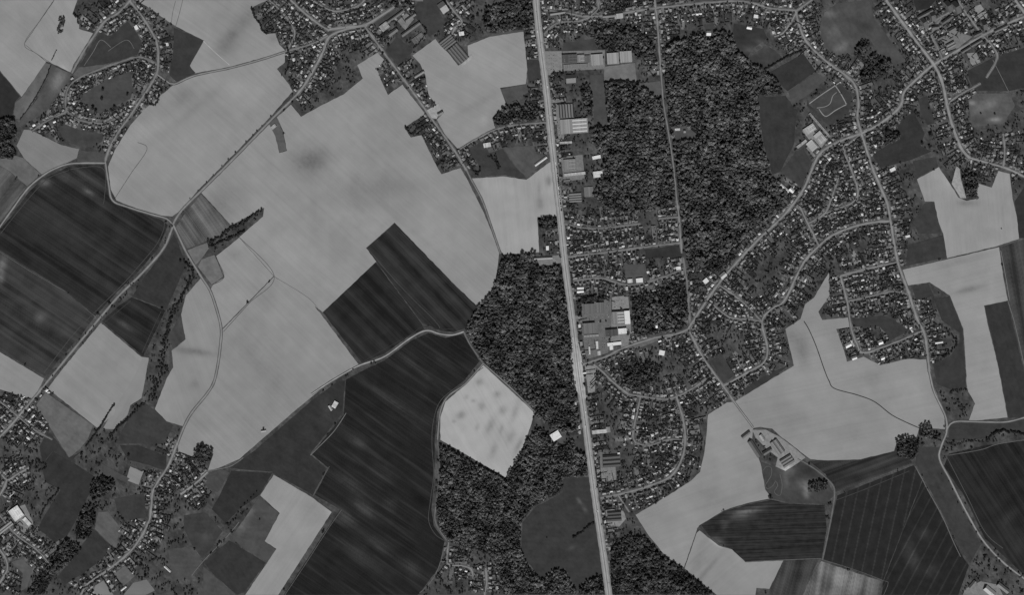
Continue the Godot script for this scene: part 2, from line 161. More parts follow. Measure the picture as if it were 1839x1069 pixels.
# name, width in pixels, grey, house spacing in metres (0 none), wording, polyline
var ROADS := [
["street", 4.2, 122, 15, "street from the northern estate past the dark triangular meadow", "235,3 255,28 270,52 282,75 285,100 283,130 270,155 250,185 232,212 214,237 197,268 190,290"],
["street", 4.0, 122, 16, "street dividing the pale copse field from the estate", "236,0 215,22 190,38 176,56 150,95 130,132"],
["street", 3.0, 112, 13, "street circling the estate with the central green", "283,117 265,107 245,103 190,121 142,141 123,160 119,185 121,200 105,208 80,221 58,236"],
["street", 2.8, 112, 14, "short street inside the estate with the central green", "121,199 145,216 185,222 206,214 226,200"],
["lane", 2.6, 128, 0, "country lane between estate and the diagonal road village", "283,134 300,146 314,151 350,136 415,122 470,107 513,93"],
["street", 3.0, 118, 15, "street joining the country lane to the village crossing", "513,93 532,88 560,79 590,64"],
["lane", 2.6, 130, 0, "lane between the striped field and pale parcel field", "190,290 196,330 203,360 230,372 272,385 300,393 311,404"],
["lane", 2.6, 135, 0, "curved lane round the large dark striped field", "190,293 130,294 98,304 75,318 50,340 25,374 0,409"],
["road", 4.6, 128, 15, "diagonal road through the upper village", "660,46 625,52 592,66 582,90 568,118 545,156 524,180"],
["road", 3.8, 124, 0, "diagonal field road lined with small trees", "524,180 490,213 420,285 362,343 330,375 314,398 308,416 292,450 252,495 215,531 178,574 130,632 86,686"],
["road", 4.2, 126, 15, "village road at the end of the diagonal field road", "86,686 50,730 20,765 0,786"],
["street", 4.2, 126, 14, "street descending into the upper village crossing", "522,0 548,24 575,45 592,55"],
["street", 5.0, 128, 16, "street passing the institution with long roofs", "592,53 625,49 655,45 690,25 726,0"],
["street", 4.0, 122, 17, "straight street from the institution to the tall field lane", "655,47 690,95 738,160 780,220 812,264 838,306"],
["lane", 2.4, 118, 0, "narrow field lane running to the wood corner", "838,306 846,322 866,360 880,400 899,456"],
["street", 3.6, 124, 17, "street behind the greenhouse block", "800,0 815,20 830,40 818,50 812,62"],
["street", 2.6, 118, 18, "side street from the pale greenhouse field to the main road", "826,268 856,250 887,234 925,225 985,220"],
["road", 3.4, 126, 0, "winding farm road between the pale fields", "312,404 325,432 338,458 362,497 378,522 391,560 398,592 396,625 392,655 385,686 372,708 346,740 332,765 320,795"],
["street", 4.2, 126, 16, "winding village street below the pale fields", "320,795 302,838 284,866 275,885 272,918 266,942 240,985 200,1020 160,1048 146,1069"],
["lane", 2.4, 148, 0, "pale lane winding above the largest dark field", "560,708 600,682 645,657 690,641 735,609 765,594 790,600 812,602 833,596"],
["farm_track", 1.6, 105, 0, "track along the wood edge above the spotted field", "833,596 845,620 868,653"],
["lane", 2.0, 125, 0, "pale lane curving round the spotted bright field", "868,653 835,690 805,712 791,740 786,790"],
["farm_track", 1.4, 92, 0, "faint lane between dark field and wood", "786,790 789,830 788,870 783,905 781,930 790,955 803,972"],
["farm_track", 1.5, 128, 0, "pale path between spotted field and wood", "868,653 890,672 925,704 961,741"],
["lane", 3.0, 124, 20, "straight forest track from the northern houses", "1175,0 1180,40 1184,95 1187,135"],
["lane", 2.2, 118, 0, "narrow straight ride through the eastern wood", "1187,135 1191,185 1197,220 1208,290 1215,360"],
["lane", 3.2, 124, 18, "straight lane leaving the eastern wood", "1215,360 1219,390 1222,430 1224,455"],
["lane", 2.2, 112, 22, "narrow lane past the eastern gardens", "1226,462 1232,500 1236,540 1239,585"],
["street", 4.0, 118, 17, "street along the top edge of the eastern wood", "1130,22 1175,15 1240,8 1320,2 1360,8 1382,15 1430,19"],
["street", 3.2, 120, 17, "short street fork beside the grey pasture", "1430,19 1458,0"],
["street", 3.0, 128, 18, "short street to the pond house below the fork", "1430,21 1420,40 1405,60 1390,66"],
["road", 4.6, 124, 15, "village road curving past the looping path park", "1428,19 1438,56 1455,84 1490,116 1520,137 1536,156 1541,186 1539,212 1546,238"],
["road", 4.8, 126, 14, "long straight road along the wood to the retail yards", "1546,240 1512,252 1483,267 1468,282 1455,310 1441,342 1408,386 1352,440 1290,510 1236,590"],
["road", 4.0, 122, 17, "road from the junction to the retail yards", "1238,590 1215,600 1180,606 1120,625 1090,640 1046,655"],
["road", 4.8, 128, 14, "long road from the school junction down to the pale fields", "1546,240 1556,272 1566,302 1580,335 1592,365 1599,400 1611,470 1629,520 1645,570 1659,600 1665,640 1668,668"],
["lane", 3.0, 134, 0, "winding lane below the last village houses", "1668,668 1676,702 1690,732 1698,752 1699,776 1690,800 1686,824 1704,860 1722,896 1741,932 1765,972 1800,1010 1839,1040"],
["road", 5.0, 128, 13, "road climbing from the school junction to the estate blocks", "1546,240 1580,222 1615,192 1623,165 1648,140 1675,117 1720,90 1760,66 1800,46 1839,30"],
["road", 6.0, 134, 14, "wide road crossing the estate blocks junction", "1590,0 1618,38 1645,75 1675,115 1690,145 1700,190 1708,222 1724,264 1740,284"],
["road", 4.2, 134, 16, "road rounding the notched pale field", "1740,284 1770,292 1810,304 1839,318"],
["street", 6.0, 130, 15, "wide street end beside the far terrace", "1822,0 1832,14 1839,24"],
["street", 3.6, 122, 13, "street between the estate blocks", "1718,0 1740,32 1764,64"],
["street", 3.6, 118, 13, "cross street among the estate blocks", "1652,54 1690,30 1722,14"],
["street", 4.0, 116, 14, "back street among the estate blocks", "1692,108 1682,84 1672,62 1690,32"],
["road", 4.4, 126, 13, "road linking the long road to the valley gardens", "1600,397 1565,400 1530,408 1492,424 1466,446 1445,468 1428,500 1412,534 1400,548"],
["street", 4.0, 122, 13, "short street climbing from the wood road", "1435,370 1450,402 1470,442"],
["street", 2.8, 122, 13, "street round the triangular green", "1450,402 1480,384 1494,352 1506,316"],
["street", 2.8, 122, 13, "street looping to the round turning place", "1480,384 1512,372 1532,362 1540,344 1530,310 1516,276"],
["street", 3.4, 122, 14, "street into the new estate from the long road", "1612,471 1560,482 1508,496"],
["street", 3.4, 126, 14, "street looping through the new estate", "1508,496 1520,540 1528,590 1538,618 1551,634 1600,618 1655,595"],
["street", 3.0, 116, 14, "cross street of the new estate", "1521,542 1565,532 1600,524 1632,530"],
["street", 3.6, 124, 14, "street from the junction down to the farm lane", "1237,594 1262,642 1298,693 1318,722"],
["lane", 2.0, 140, 0, "straight farm lane between pale fields", "1318,722 1335,745 1352,768"],
["street", 3.8, 126, 13, "street around the eastern garden estate", "1298,694 1340,670 1372,650 1377,622 1368,578 1385,555 1402,547"],
["street", 3.2, 118, 14, "short street through the dense gardens", "1368,578 1345,574 1310,570 1280,548"],
["street", 4.0, 124, 15, "street slanting into the circular estate", "1066,655 1082,668 1100,686 1128,708"],
["street", 3.6, 118, 14, "upper street of the circular estate", "1128,708 1150,712 1200,717 1240,700 1268,680"],
["street", 3.4, 118, 14, "inner street of the circular estate", "1150,712 1143,745 1136,782 1142,796"],
["street", 4.2, 122, 13, "outer curved street of the circular estate", "1214,712 1224,745 1230,780 1226,818 1206,854 1165,873 1120,886 1078,895"],
["lane", 2.4, 118, 0, "short lane down to the rounded pale field", "1110,890 1130,920"],
["street", 3.0, 118, 14, "garden street opening off the main road", "1020,462 1060,457 1100,452 1150,445 1223,436"],
["street", 2.6, 112, 14, "upper garden street opening off the main road", "1013,402 1060,411 1100,408 1150,402"],
["street", 3.0, 116, 16, "stub street on the straight forest lane", "1183,393 1219,390"],
["lane", 2.4, 132, 0, "pale lane along the long tree row", "1698,775 1712,758 1760,758 1805,758 1839,750"],
["lane", 1.8, 104, 0, "pale farm track from the barns past the grove", "1432,824 1462,842 1490,866 1498,888 1488,950 1476,1006"],
["street", 2.8, 126, 14, "street of the small hamlet in the wood", "806,974 804,1012 828,1016 846,1022 850,1040"],
["street", 2.8, 122, 14, "second street of the small hamlet in the wood", "872,1020 874,1045 870,1069"],
["street", 3.6, 126, 14, "street behind the large bright roof", "0,846 14,862 32,852 54,840"],
["street", 3.6, 126, 14, "village street below the large bright roof", "14,862 8,878 0,890"],
["street", 3.6, 126, 16, "riverside street of the southern village", "0,986 12,1005 14,1024 0,1048"],
["street", 3.8, 132, 14, "yard street of the village barns", "374,848 350,870 325,888"],
["street", 3.0, 118, 15, "street beside the upper village gardens", "484,0 510,26 530,60 514,92"],
["street", 3.0, 118, 15, "street of the far top village gardens", "740,0 760,0"],
["street", 2.8, 118, 17, "street of the houses above the workshop yards", "977,62 1000,42 1040,38 1060,30"],
["street", 2.8, 118, 17, "top street crossing behind the workshop yards", "1060,30 1075,14 1072,0"],
["street", 3.0, 118, 15, "street of the top houses beside the main road", "974,18 1010,22 1060,30 1130,22"],
["street", 3.0, 120, 15, "street through the far corner terraces", "1764,64 1790,100 1770,140"],
["street", 3.0, 120, 14, "street into the houses on the notched field edge", "1800,302 1803,270 1800,240"],
["street", 3.0, 120, 14, "valley street between the two village roads", "1760,150 1715,175 1700,190"],
["street", 2.6, 115, 16, "lane through the woodland houses below the garden street", "1030,505 1080,500 1130,512 1190,498 1228,482"],
["street", 2.6, 115, 15, "cross lane of the circular estate", "1142,796 1165,800 1200,790 1228,790"],
["street", 2.8, 120, 15, "narrow street of the upper village north side", "560,0 600,20 640,12 655,0"],
["street", 2.8, 120, 15, "back street of the houses on the wood road", "1290,512 1330,540 1368,578"],
["street", 2.6, 120, 15, "back street of the school hill", "1546,240 1520,262 1516,276"],
["street", 2.6, 118, 15, "old village lane beside the oval valley wood", "0,925 30,960 70,990 95,1020"],
["street", 2.6, 118, 15, "old village lane at the valley head", "0,720 30,745 60,770 95,790"],
]

# field tracks and ditches: name, width in pixels, grey, label, polyline
var TRACKS := [
["farm_track", 0.8, 90, "thin dark track bending across the pale copse fields", "98,0 72,38 45,79 66,96 92,113"],
["ditch", 0.7, 62, "dark parcel ditch in the pale field above the diagonal road", "248,256 265,268 236,312 207,357"],
["ditch", 0.8, 70, "dark ditch ending at the winding farm road", "430,426 493,496 448,545 402,596"],
["ditch", 0.7, 96, "faint parcel line in the large pale field", "493,497 555,536 579,566"],
["ditch", 0.8, 60, "dark ditch framing the small paddock", "386,458 403,497 381,512"],
["ditch", 0.8, 66, "dark edge line below the long tree belt", "333,450 352,442 372,434"],
["ditch", 1.6, 54, "long dark ditch winding through the large pale field", "1443,577 1452,592 1465,622 1480,665 1488,684 1498,698 1540,710 1570,722 1600,745 1625,758 1650,769"],
["ditch", 0.8, 62, "dark ditch between the rounded and the wedge pale fields", "1386,896 1345,904 1300,918 1256,946 1250,957 1229,1020"],
["farm_track", 1.0, 168, "bright worn path across the pale field above the lane", "366,74 390,97 413,117"],
["farm_track", 0.9, 92, "thin dark wheel track at the top of the pale field", "316,2 311,22 308,45"],
["farm_track", 0.9, 92, "second thin dark wheel track at the top of the pale field", "329,0 322,28 316,48"],
["farm_track", 1.1, 72, "pale headland track inside the large dark striped field", "128,304 186,303 188,360 185,366"],
["farm_track", 1.1, 70, "pale headland track along the curved lane", "125,306 92,318 72,335 40,372 2,420"],
["farm_track", 1.0, 74, "pale headland track along the diagonal road side", "296,400 294,414 280,442 245,484 222,510 176,556 132,602 80,670"],
["farm_track", 0.8, 92, "thin pale line crossing the greyer striped field", "0,452 60,490 119,524"],
["farm_track", 1.0, 62, "pale line inside the dark striped scrub valley field", "236,540 200,570 184,583"],
["farm_track", 1.0, 64, "pale headland line at the scrub side of the striped field", "290,560 278,585 256,634"],
["farm_track", 0.9, 64, "pale headland line of the jutting crop block", "658,446 706,404"],
["farm_track", 0.9, 74, "pale seam between the two jutting crop blocks", "662,448 720,515 780,575 790,590"],
["farm_track", 0.9, 58, "pale headland line above the winding lane", "652,650 700,622 740,600 758,588 790,592 835,588"],
["farm_track", 1.0, 74, "pale line beside the faint lane along the dark field", "868,660 820,695 790,722 778,760 776,800 779,850 773,900 770,935 782,960 800,972"],
["farm_track", 1.4, 105, "pale fenced path stepping along the blurred dark field", "622,742 600,775 570,806 558,818"],
["farm_track", 1.1, 84, "pale stepped path end beside the blurred dark field", "592,838 576,866 562,892"],
["farm_track", 1.0, 88, "thin pale fence path beside the pale L shaped field", "614,916 590,950 548,1015 512,1069"],
["farm_track", 1.2, 96, "pale path curling off the faint lane to the dark field", "800,974 794,1000 784,1028 770,1050 754,1065"],
["farm_track", 1.4, 120, "pale bank along the wood beside the faint lane", "784,905 781,930 788,950 802,970"],
["farm_track", 1.2, 104, "pale footpath between grey and dark village plots", "430,938 410,962 366,1008 345,1034"],
["farm_track", 0.9, 78, "faint footpath beside the dark plot behind the barns", "405,840 440,844 490,848"],
["farm_track", 1.4, 100, "pale footpath along the long dark meadow", "1643,838 1656,862 1665,880 1690,925 1712,975 1724,1000"],
["farm_track", 1.0, 82, "pale headland track of the broad striped field", "1700,822 1735,890 1768,956 1800,985"],
["farm_track", 1.2, 92, "pale line along the dark field above the broad striped field", "1702,818 1760,808 1790,798 1839,790"],
["farm_track", 0.9, 108, "thin pale path dividing the dark double field", "1782,108 1797,138 1810,164"],
["farm_track", 1.2, 104, "pale strip between dark strip fields", "1809,541 1822,585 1839,660"],
["farm_track", 1.0, 120, "pale wheel line inside the dark strip at the district edge", "1796,450 1804,492 1812,540"],
["farm_track", 1.2, 66, "pale headland between the wheel line fields", "1502,898 1560,876 1632,846"],
["farm_track", 0.8, 92, "pale edge track of the dark wheel line field", "1478,1006 1530,1022 1586,1043 1594,1048 1586,1069"],
["farm_track", 1.1, 90, "pale line along the dark horizontally striped field", "1340,1009 1400,1006 1474,1003"],
["park_path", 1.6, 138, "pale path along the top of the looping path park", "1453,186 1475,170 1508,148"],
["park_path", 1.6, 138, "pale path along the street side of the looping path park", "1498,152 1510,170 1519,187"],
["park_path", 1.4, 138, "pale path along the foot of the looping path park", "1519,188 1500,198 1482,209 1470,196"],
["park_path", 1.2, 132, "pale curved path inside the looping path park", "1502,166 1495,172 1490,186 1480,192 1466,194"],
["bike_track", 0.9, 96, "pale looping bike track beside the farm", "1370,845 1376,838 1384,840 1385,852 1380,862 1374,872 1378,878 1388,872 1392,864 1396,872 1390,884 1400,890 1404,872 1400,852"],
["farm_track", 1.4, 105, "pale dirt line down to the farm yard from the bare plot", "372,846 398,842 418,836 438,822"],
["riding_track", 1.0, 108, "pale riding track crossing the dark triangular meadow", "152,118 168,94 182,72 200,85"],
["riding_track", 1.1, 98, "pale straight riding track in the dark triangular meadow", "195,92 228,72 242,88"],
]

# paved yards: grey, label, outline
var YARDS := [
[122, "pale paved car yard beside the main road workshops", "976,92 1009,92 1010,128 982,134"],
[112, "paved yard under the row of workshop roofs", "1010,92 1086,90 1086,124 1012,128"],
[100, "grey paved yard in front of the retail sheds", "1044,546 1098,536 1097,584 1092,634 1052,646 1046,600"],
[124, "pale fenced parking deck above the bright flat roof", "1099,534 1128,530 1130,556 1099,557"],
[118, "pale paved strip around the bright retail roofs", "1098,558 1131,556 1133,596 1128,620 1096,630"],
[116, "paved apron along the striped workshop roofs", "997,182 1006,180 1013,250 1002,250"],
[112, "paved court beside the square workshop on the main road", "1007,282 1046,278 1050,322 1012,326"],
[118, "grey car park with parked rows along the main road", "1078,840 1105,838 1107,862 1081,866"],
[104, "paved forecourt beside the dark framed shed", "1076,812 1081,812 1083,842 1078,840"],
[130, "pale yard of the farm with the long barns", "1350,772 1375,772 1400,785 1428,806 1446,822 1432,832 1410,846 1392,838 1396,822 1376,806 1356,786"],
[126, "pale court between the school wings", "1440,236 1452,226 1470,244 1486,250 1474,266 1462,264 1450,248"],
[128, "pale dirt plaza at the corner of the main road junction", "1050,656 1070,658 1068,704 1056,706"],
[150, "bright gravel pad behind the greenhouse block", "827,116 838,108 846,98 849,102 841,112 830,119"],
[146, "pale gravel track between wood grove and notched field", "1708,330 1716,300 1722,300 1724,320 1734,356 1724,356"],
[116, "pale yard beside the house plot wood and main road", "962,462 1004,458 1008,472 970,480"],
[128, "pale yard behind the dark framed shed by the main road", "1088,916 1094,914 1120,918 1124,932 1112,946 1092,944"],
[120, "concrete court of the large bright roof", "20,915 46,906 62,940 50,950 30,940"],
[118, "grey court of the institution with long roofs", "714,38 730,24 744,34 728,54"],
[120, "pale farm court at the lane corner", "1732,1058 1760,1044 1790,1050 1800,1069 1728,1069"],
[112, "grey square at the estate blocks crossing", "1690,70 1712,54 1745,66 1720,86 1700,92"],
[132, "pale court in the estate blocks", "1748,12 1760,8 1772,26 1768,40 1756,34"],
[126, "dusty forecourt beside the village workshop field", "1735,96 1752,94 1760,112 1744,118"],
[150, "pale gravel lot by the straight institution street", "764,200 788,186 792,196 784,214 776,212"],
[96, "narrow paved strip beside the retail junction", "1136,620 1180,606 1182,612 1140,628"],
]

# woods: label, grey, mean crown radius, spacing, outline
var WOODS := [
["dense dark wood between the field lane and main road", 50, 5.0, 8.6, "903,459 962,457 968,478 1010,480 1016,520 1022,580 1028,622 1024,655 1034,690 1040,770 1012,778 990,768 962,747 925,702 890,670 868,650 838,600 836,590 857,551 882,528 890,500"],
["dense dark wood around the small hamlet below the spotted field", 52, 4.6, 8.0, "789,797 906,861 946,792 966,770 984,792 1004,800 1030,790 1034,814 1056,814 1056,854 1010,858 1006,884 958,910 936,938 934,985 944,1008 970,1043 997,1021 1013,1024 1036,1066 1030,1069 905,1069 895,1020 880,998 850,985 810,975 790,950 784,910 789,860"],
["strip of trees at the foot of the dark roadside meadow", 46, 5.0, 8.6, "1040,1052 1062,1040 1082,1034 1086,1069 1040,1069"],
["large dense wood east of the straight forest ride", 52, 5.2, 8.8, "1196,82 1250,62 1300,56 1314,62 1324,92 1342,108 1372,126 1386,140 1362,160 1360,200 1369,262 1385,316 1415,345 1400,378 1372,398 1330,432 1300,455 1262,470 1240,488 1230,452 1226,420 1223,380 1212,290 1203,225 1194,150"],
["dense wood between the grass ride and straight forest ride", 50, 5.2, 8.8, "1086,148 1140,148 1184,148 1188,190 1194,225 1205,290 1212,362 1180,376 1130,384 1090,374 1064,352 1080,318 1084,280 1060,250 1092,228 1088,190"],
["loose wood behind the bright retail roofs", 50, 4.8, 9.4, "1136,532 1180,524 1232,504 1235,560 1226,592 1180,600 1140,606 1136,570"],
["dark wood in the corner below the wedge pale field", 46, 5.0, 8.6, "1098,985 1112,975 1130,962 1158,966 1194,1002 1228,1024 1284,1069 1098,1069"],
["dark wood above the pale greenhouse field", 46, 5.0, 8.6, "870,18 900,8 930,0 962,0 966,48 938,53 880,60 870,48"],
["dark wood strip between workshops and northern street", 44, 5.0, 8.6, "1066,62 1088,48 1122,46 1170,70 1180,106 1142,108 1140,96 1088,90 1072,86"],
["dark copse beside the northern street end", 46, 4.8, 8.6, "1082,0 1130,0 1132,18 1100,24 1084,14"],
["dark horseshoe grove beside the grey pasture", 40, 4.8, 8.0, "1534,84 1552,68 1562,80 1546,96 1556,112 1566,98 1590,106 1602,122 1584,138 1556,148 1546,150 1544,134 1552,118 1534,98"],
["round wood at the edge of the dark valley field", 40, 5.0, 8.4, "0,214 16,210 30,222 31,244 12,262 0,262"],
["round grove beside the curved lane", 44, 4.6, 8.6, "0,264 26,262 32,278 22,288 0,284"],
["oval dark wood in the valley meadow", 42, 4.6, 8.0, "154,906 172,914 174,936 162,966 148,970 136,958 138,940"],
["scrubby wood beside the main road house row", 46, 4.8, 9.0, "886,212 908,192 948,190 982,196 984,214 930,221 890,228"],
["small wood beside the notched pale field", 44, 4.8, 8.8, "1726,312 1738,306 1756,322 1752,356 1736,356 1730,334"],
["dark grove where the long ditch meets the lane", 42, 5.0, 8.6, "1608,792 1632,783 1650,790 1648,810 1640,826 1612,822"],
["grove beside the winding lane under the pale field", 50, 4.8, 8.8, "1650,762 1668,758 1676,774 1690,784 1686,792 1660,786 1650,782"],
["dark grove below the farm with bike tracks", 42, 4.8, 8.4, "1450,868 1470,864 1486,866 1484,878 1466,884 1450,884"],
["leafy grove at the village barns", 42, 4.8, 8.2, "348,806 366,800 384,810 382,826 364,836 352,828"],
["dark oval copse inside the pale estate field", 44, 4.4, 7.6, "108,32 116,31 118,42 114,58 106,64 104,52 108,44"],
["tree belt between long dark meadow and southern village", 44, 4.6, 8.6, "118,968 140,976 150,986 128,1010 100,1030 80,1069 48,1069 72,1030 98,1000"],
["dark tree group on the main road behind the field houses", 44, 4.8, 8.6, "966,392 986,390 1002,394 1002,412 968,410"],
["dark tree screen in front of the retail sheds", 40, 4.8, 8.0, "1035,540 1062,532 1090,536 1088,540 1052,546 1050,570 1040,568"],
["wooded gardens behind the circular estate", 44, 4.8, 9.2, "1118,664 1160,650 1190,660 1176,684 1140,700 1122,690"],
["dark wood corner beside the dark meadow at the ride", 44, 5.0, 8.6, "1350,160 1362,130 1392,140 1408,168 1370,172"],
["leafy belt behind the workshop lawns", 42, 4.8, 8.4, "1040,156 1056,150 1064,170 1064,210 1054,205 1046,180"],
["tree screen between striped roofs and grass ride end", 42, 4.8, 8.4, "1060,232 1094,228 1096,244 1062,250"],
["wood behind the spotted field house", 46, 4.8, 8.8, "962,768 984,774 990,800 972,802 958,790"],
["trees along the valley brook below the bare plot", 44, 4.6, 9.0, "164,866 186,852 206,862 200,884 168,900 162,888"],
["shady garden wood on the wood road", 44, 4.6, 9.0, "1262,470 1300,456 1332,440 1322,462 1290,486 1268,488"],
["dark garden grove beside the village road bend", 42, 4.8, 9.0, "1590,236 1610,236 1620,246 1600,258 1588,250"],
["dark garden wood of the upper village", 44, 4.6, 9.2, "700,4 724,0 740,10 724,22 706,16"],
]

# rows of trees: label, radius, spacing in metres, sideways scatter in metres, polyline
var ROWS := [
["tree in the long belt crossing the largest pale field", 4.6, 6.5, 9.0, "374,436 396,426 412,412 434,404 452,390 472,376"],
["tree in the long belt crossing the largest pale field", 4.6, 7.5, 8.0, "376,444 400,434 420,426 440,414"],
["tree in the scrub valley beside the striped fields", 4.6, 7.0, 14.0, "330,468 346,486 338,512 326,538 312,562 302,590"],
["tree in the scrub valley beside the striped fields", 4.2, 8.5, 20.0, "304,590 296,620 294,650 284,690 270,718"],
["tree in the scrub valley beside the striped fields", 4.4, 9.0, 8.0, "258,725 240,742 224,758 208,772 198,786"],
["small tree on the thin hedge below the pale copse field", 2.6, 7.0, 1.5, "92,118 84,140 66,174 50,198 37,215"],
["tree in the thin row ending the pale square field", 3.8, 7.5, 3.0, "206,727 196,742 186,760 176,774 166,788 156,802"],
["tree in the row above the dark meadow lane", 4.4, 8.0, 5.0, "1770,792 1782,780 1796,774 1816,777 1839,780"],
["tree in the row above the dark meadow lane", 3.4, 11.0, 4.0, "1698,796 1716,800 1740,792 1766,794"],
["small tree beside the diagonal field road", 2.8, 62.0, 0.5, "487,209 467,231 427,270 388,310 349,350 328,368"],
["small tree beside the diagonal field road", 2.8, 48.0, 5.0, "236,512 212,545 196,558 176,580 148,606 118,640 92,682"],
["small tree beside the winding lane of the broad striped field", 2.8, 58.0, 2.0, "1690,852 1704,866 1720,905 1745,945 1764,975 1790,1004"],
["tree in the clump on the dark roadside meadow", 4.0, 7.0, 6.0, "1030,966 1042,958 1056,946 1068,938"],
["tree on the edge of the dark plot behind the barns", 3.6, 22.0, 3.0, "462,884 448,898 434,912 418,936 406,942"],
["tree in the double row at the pale framed plot", 3.2, 7.5, 3.0, "140,1062 164,1050 184,1038 200,1064"],
["tree in the double row at the pale framed plot", 3.0, 8.0, 2.0, "158,1046 182,1028"],
["tree in the hedge beside the dark rectangular meadow", 3.6, 7.0, 3.0, "1372,126 1396,112 1418,100 1440,92"],
["tree in the row along the long dark meadow slope", 3.8, 12.0, 5.0, "106,882 96,894 86,906 76,922"],
["tree in the row at the village side of the long dark meadow", 4.0, 9.0, 7.0, "66,828 84,838 70,846"],
["tree behind the dark meadow houses on the field lane", 3.8, 7.0, 8.0, "838,288 846,302 858,312 862,300"],
["tree around the pond house paddock", 3.8, 7.5, 8.0, "878,280 890,290 896,304 888,276"],
["tree along the dark meadow beside the institution", 3.6, 9.0, 4.0, "760,46 766,58 752,78 742,88"],
["tree in the dark screen behind the gravel meadow", 5.0, 6.5, 5.0, "1086,150 1110,146 1140,150"],
["tree at the lane under the dark strip houses", 3.4, 14.0, 4.0, "1706,704 1724,700 1736,702"],
["tree fringing the meadow behind the last village houses", 3.8, 9.0, 7.0, "1700,596 1712,606 1716,620 1704,634 1690,644"],
["tree in the hedge between pale field and bright pale field", 3.0, 14.0, 2.0, "1000,300 1004,340 1008,380"],
["tree in the row on the fence of the pale copse field", 2.4, 9.0, 2.0, "94,108 103,90"],
["tree on the estate side of the pale copse field", 4.0, 6.5, 5.0, "134,26 140,32 142,44"],
["tree behind the estate corner facing the pale parcel field", 3.8, 6.5, 7.0, "262,172 270,188 282,186 288,166"],
["tree on the meadow edge of the upper village", 3.8, 7.0, 5.0, "452,14 458,28 468,44 476,60 492,54"],
["tree on the meadow edge of the upper village", 3.6, 7.0, 6.0, "508,58 512,74 518,92 520,110 512,136"],
["tree behind the field lane houses", 3.8, 6.5, 5.0, "728,228 738,242 746,236 760,226"],
["tree around the dark rim of the bike track ground", 4.0, 30.0, 1.0, "1380,893 1384,894"],
]

# single trees: x, y, radius in metres, label
var SINGLES := [
[186,161,6.0,"dark tree standing alone on the estate green beside the houses"],[184,178,6.0,"lone dark tree in the middle of the estate green"],[230,170,5.5,"dark tree near the end of the estate green"],[168,195,7.5,"broad double crowned tree at the foot of the estate green"],[173,200,6.5,"broad tree joined to the double crown on the estate green"],[206,192,5,"dark tree at the lane corner of the estate green"],
[325,469,5.5,"round tree alone on the dark field by the forked junction"],[1383,893,6,"round dark tree at the tip of the bike track ground"],[1669,243,8,"large round dark tree on the meadow behind the school street"],[1655,258,6,"dark tree beside the large round one behind the school street"],[1667,196,4,"small dark tree on the dark strip meadow"],[1622,213,4.5,"dark tree on the meadow under the school road"],
[1404,32,6.5,"dark tree on the lawn above the pond house"],[1379,28,5.5,"dark tree at the lawn edge below the bright houses"],[1395,42,5,"dark tree beside the pond house drive"],[1785,205,4,"dark bush on the grey ragged pasture"],[1760,204,3.5,"small dark bush on the grey ragged pasture"],[1655,854,3,"small tree on the long dark meadow"],[467,933,3.2,"lone bush on the grey paddock by the pale L shaped field"],[474,771,4.5,"lone tree by the sheds on the dark field edge"],[982,966,2.6,"tiny bush alone in the dark roadside meadow"],[1797,411,2.4,"lone bush in the notched pale field"],
[692,74,6,"dark tree at the institution lawn"],[698,82,6,"dark tree beside the institution drive"],[730,10,5.5,"dark tree at the top of the institution lawn"],[748,82,4.5,"dark tree between institution and pale field"],[764,52,5,"dark tree behind the institution courts"],[850,34,7,"large dark tree beside the greenhouse street"],[858,28,6.5,"dark tree near the greenhouse street end"],
[995,132,5.5,"round dark tree on the workshop lawn"],[1008,134,5.5,"second round dark tree on the workshop lawn"],[1083,104,4,"small dark tree between the pale square roofs"],[1078,578,4,"tree on the paved yard between retail sheds"],[1088,577,3.6,"smaller tree on the paved yard between retail sheds"],[1127,600,6,"dark tree at the corner of the white retail wing"],
[52,860,5,"dark tree on the meadow behind the large bright roof"],[60,832,6,"dark tree on the village slope above the meadow"],[148,815,5.5,"dark tree at the grass strip foot"],[232,818,5.5,"dark tree on the meadow behind the winding street"],[106,880,5,"dark tree at the edge of the long dark meadow"],[262,1035,6,"dark tree beside the narrow shed"],[256,1040,5,"second dark tree beside the narrow shed"],
]

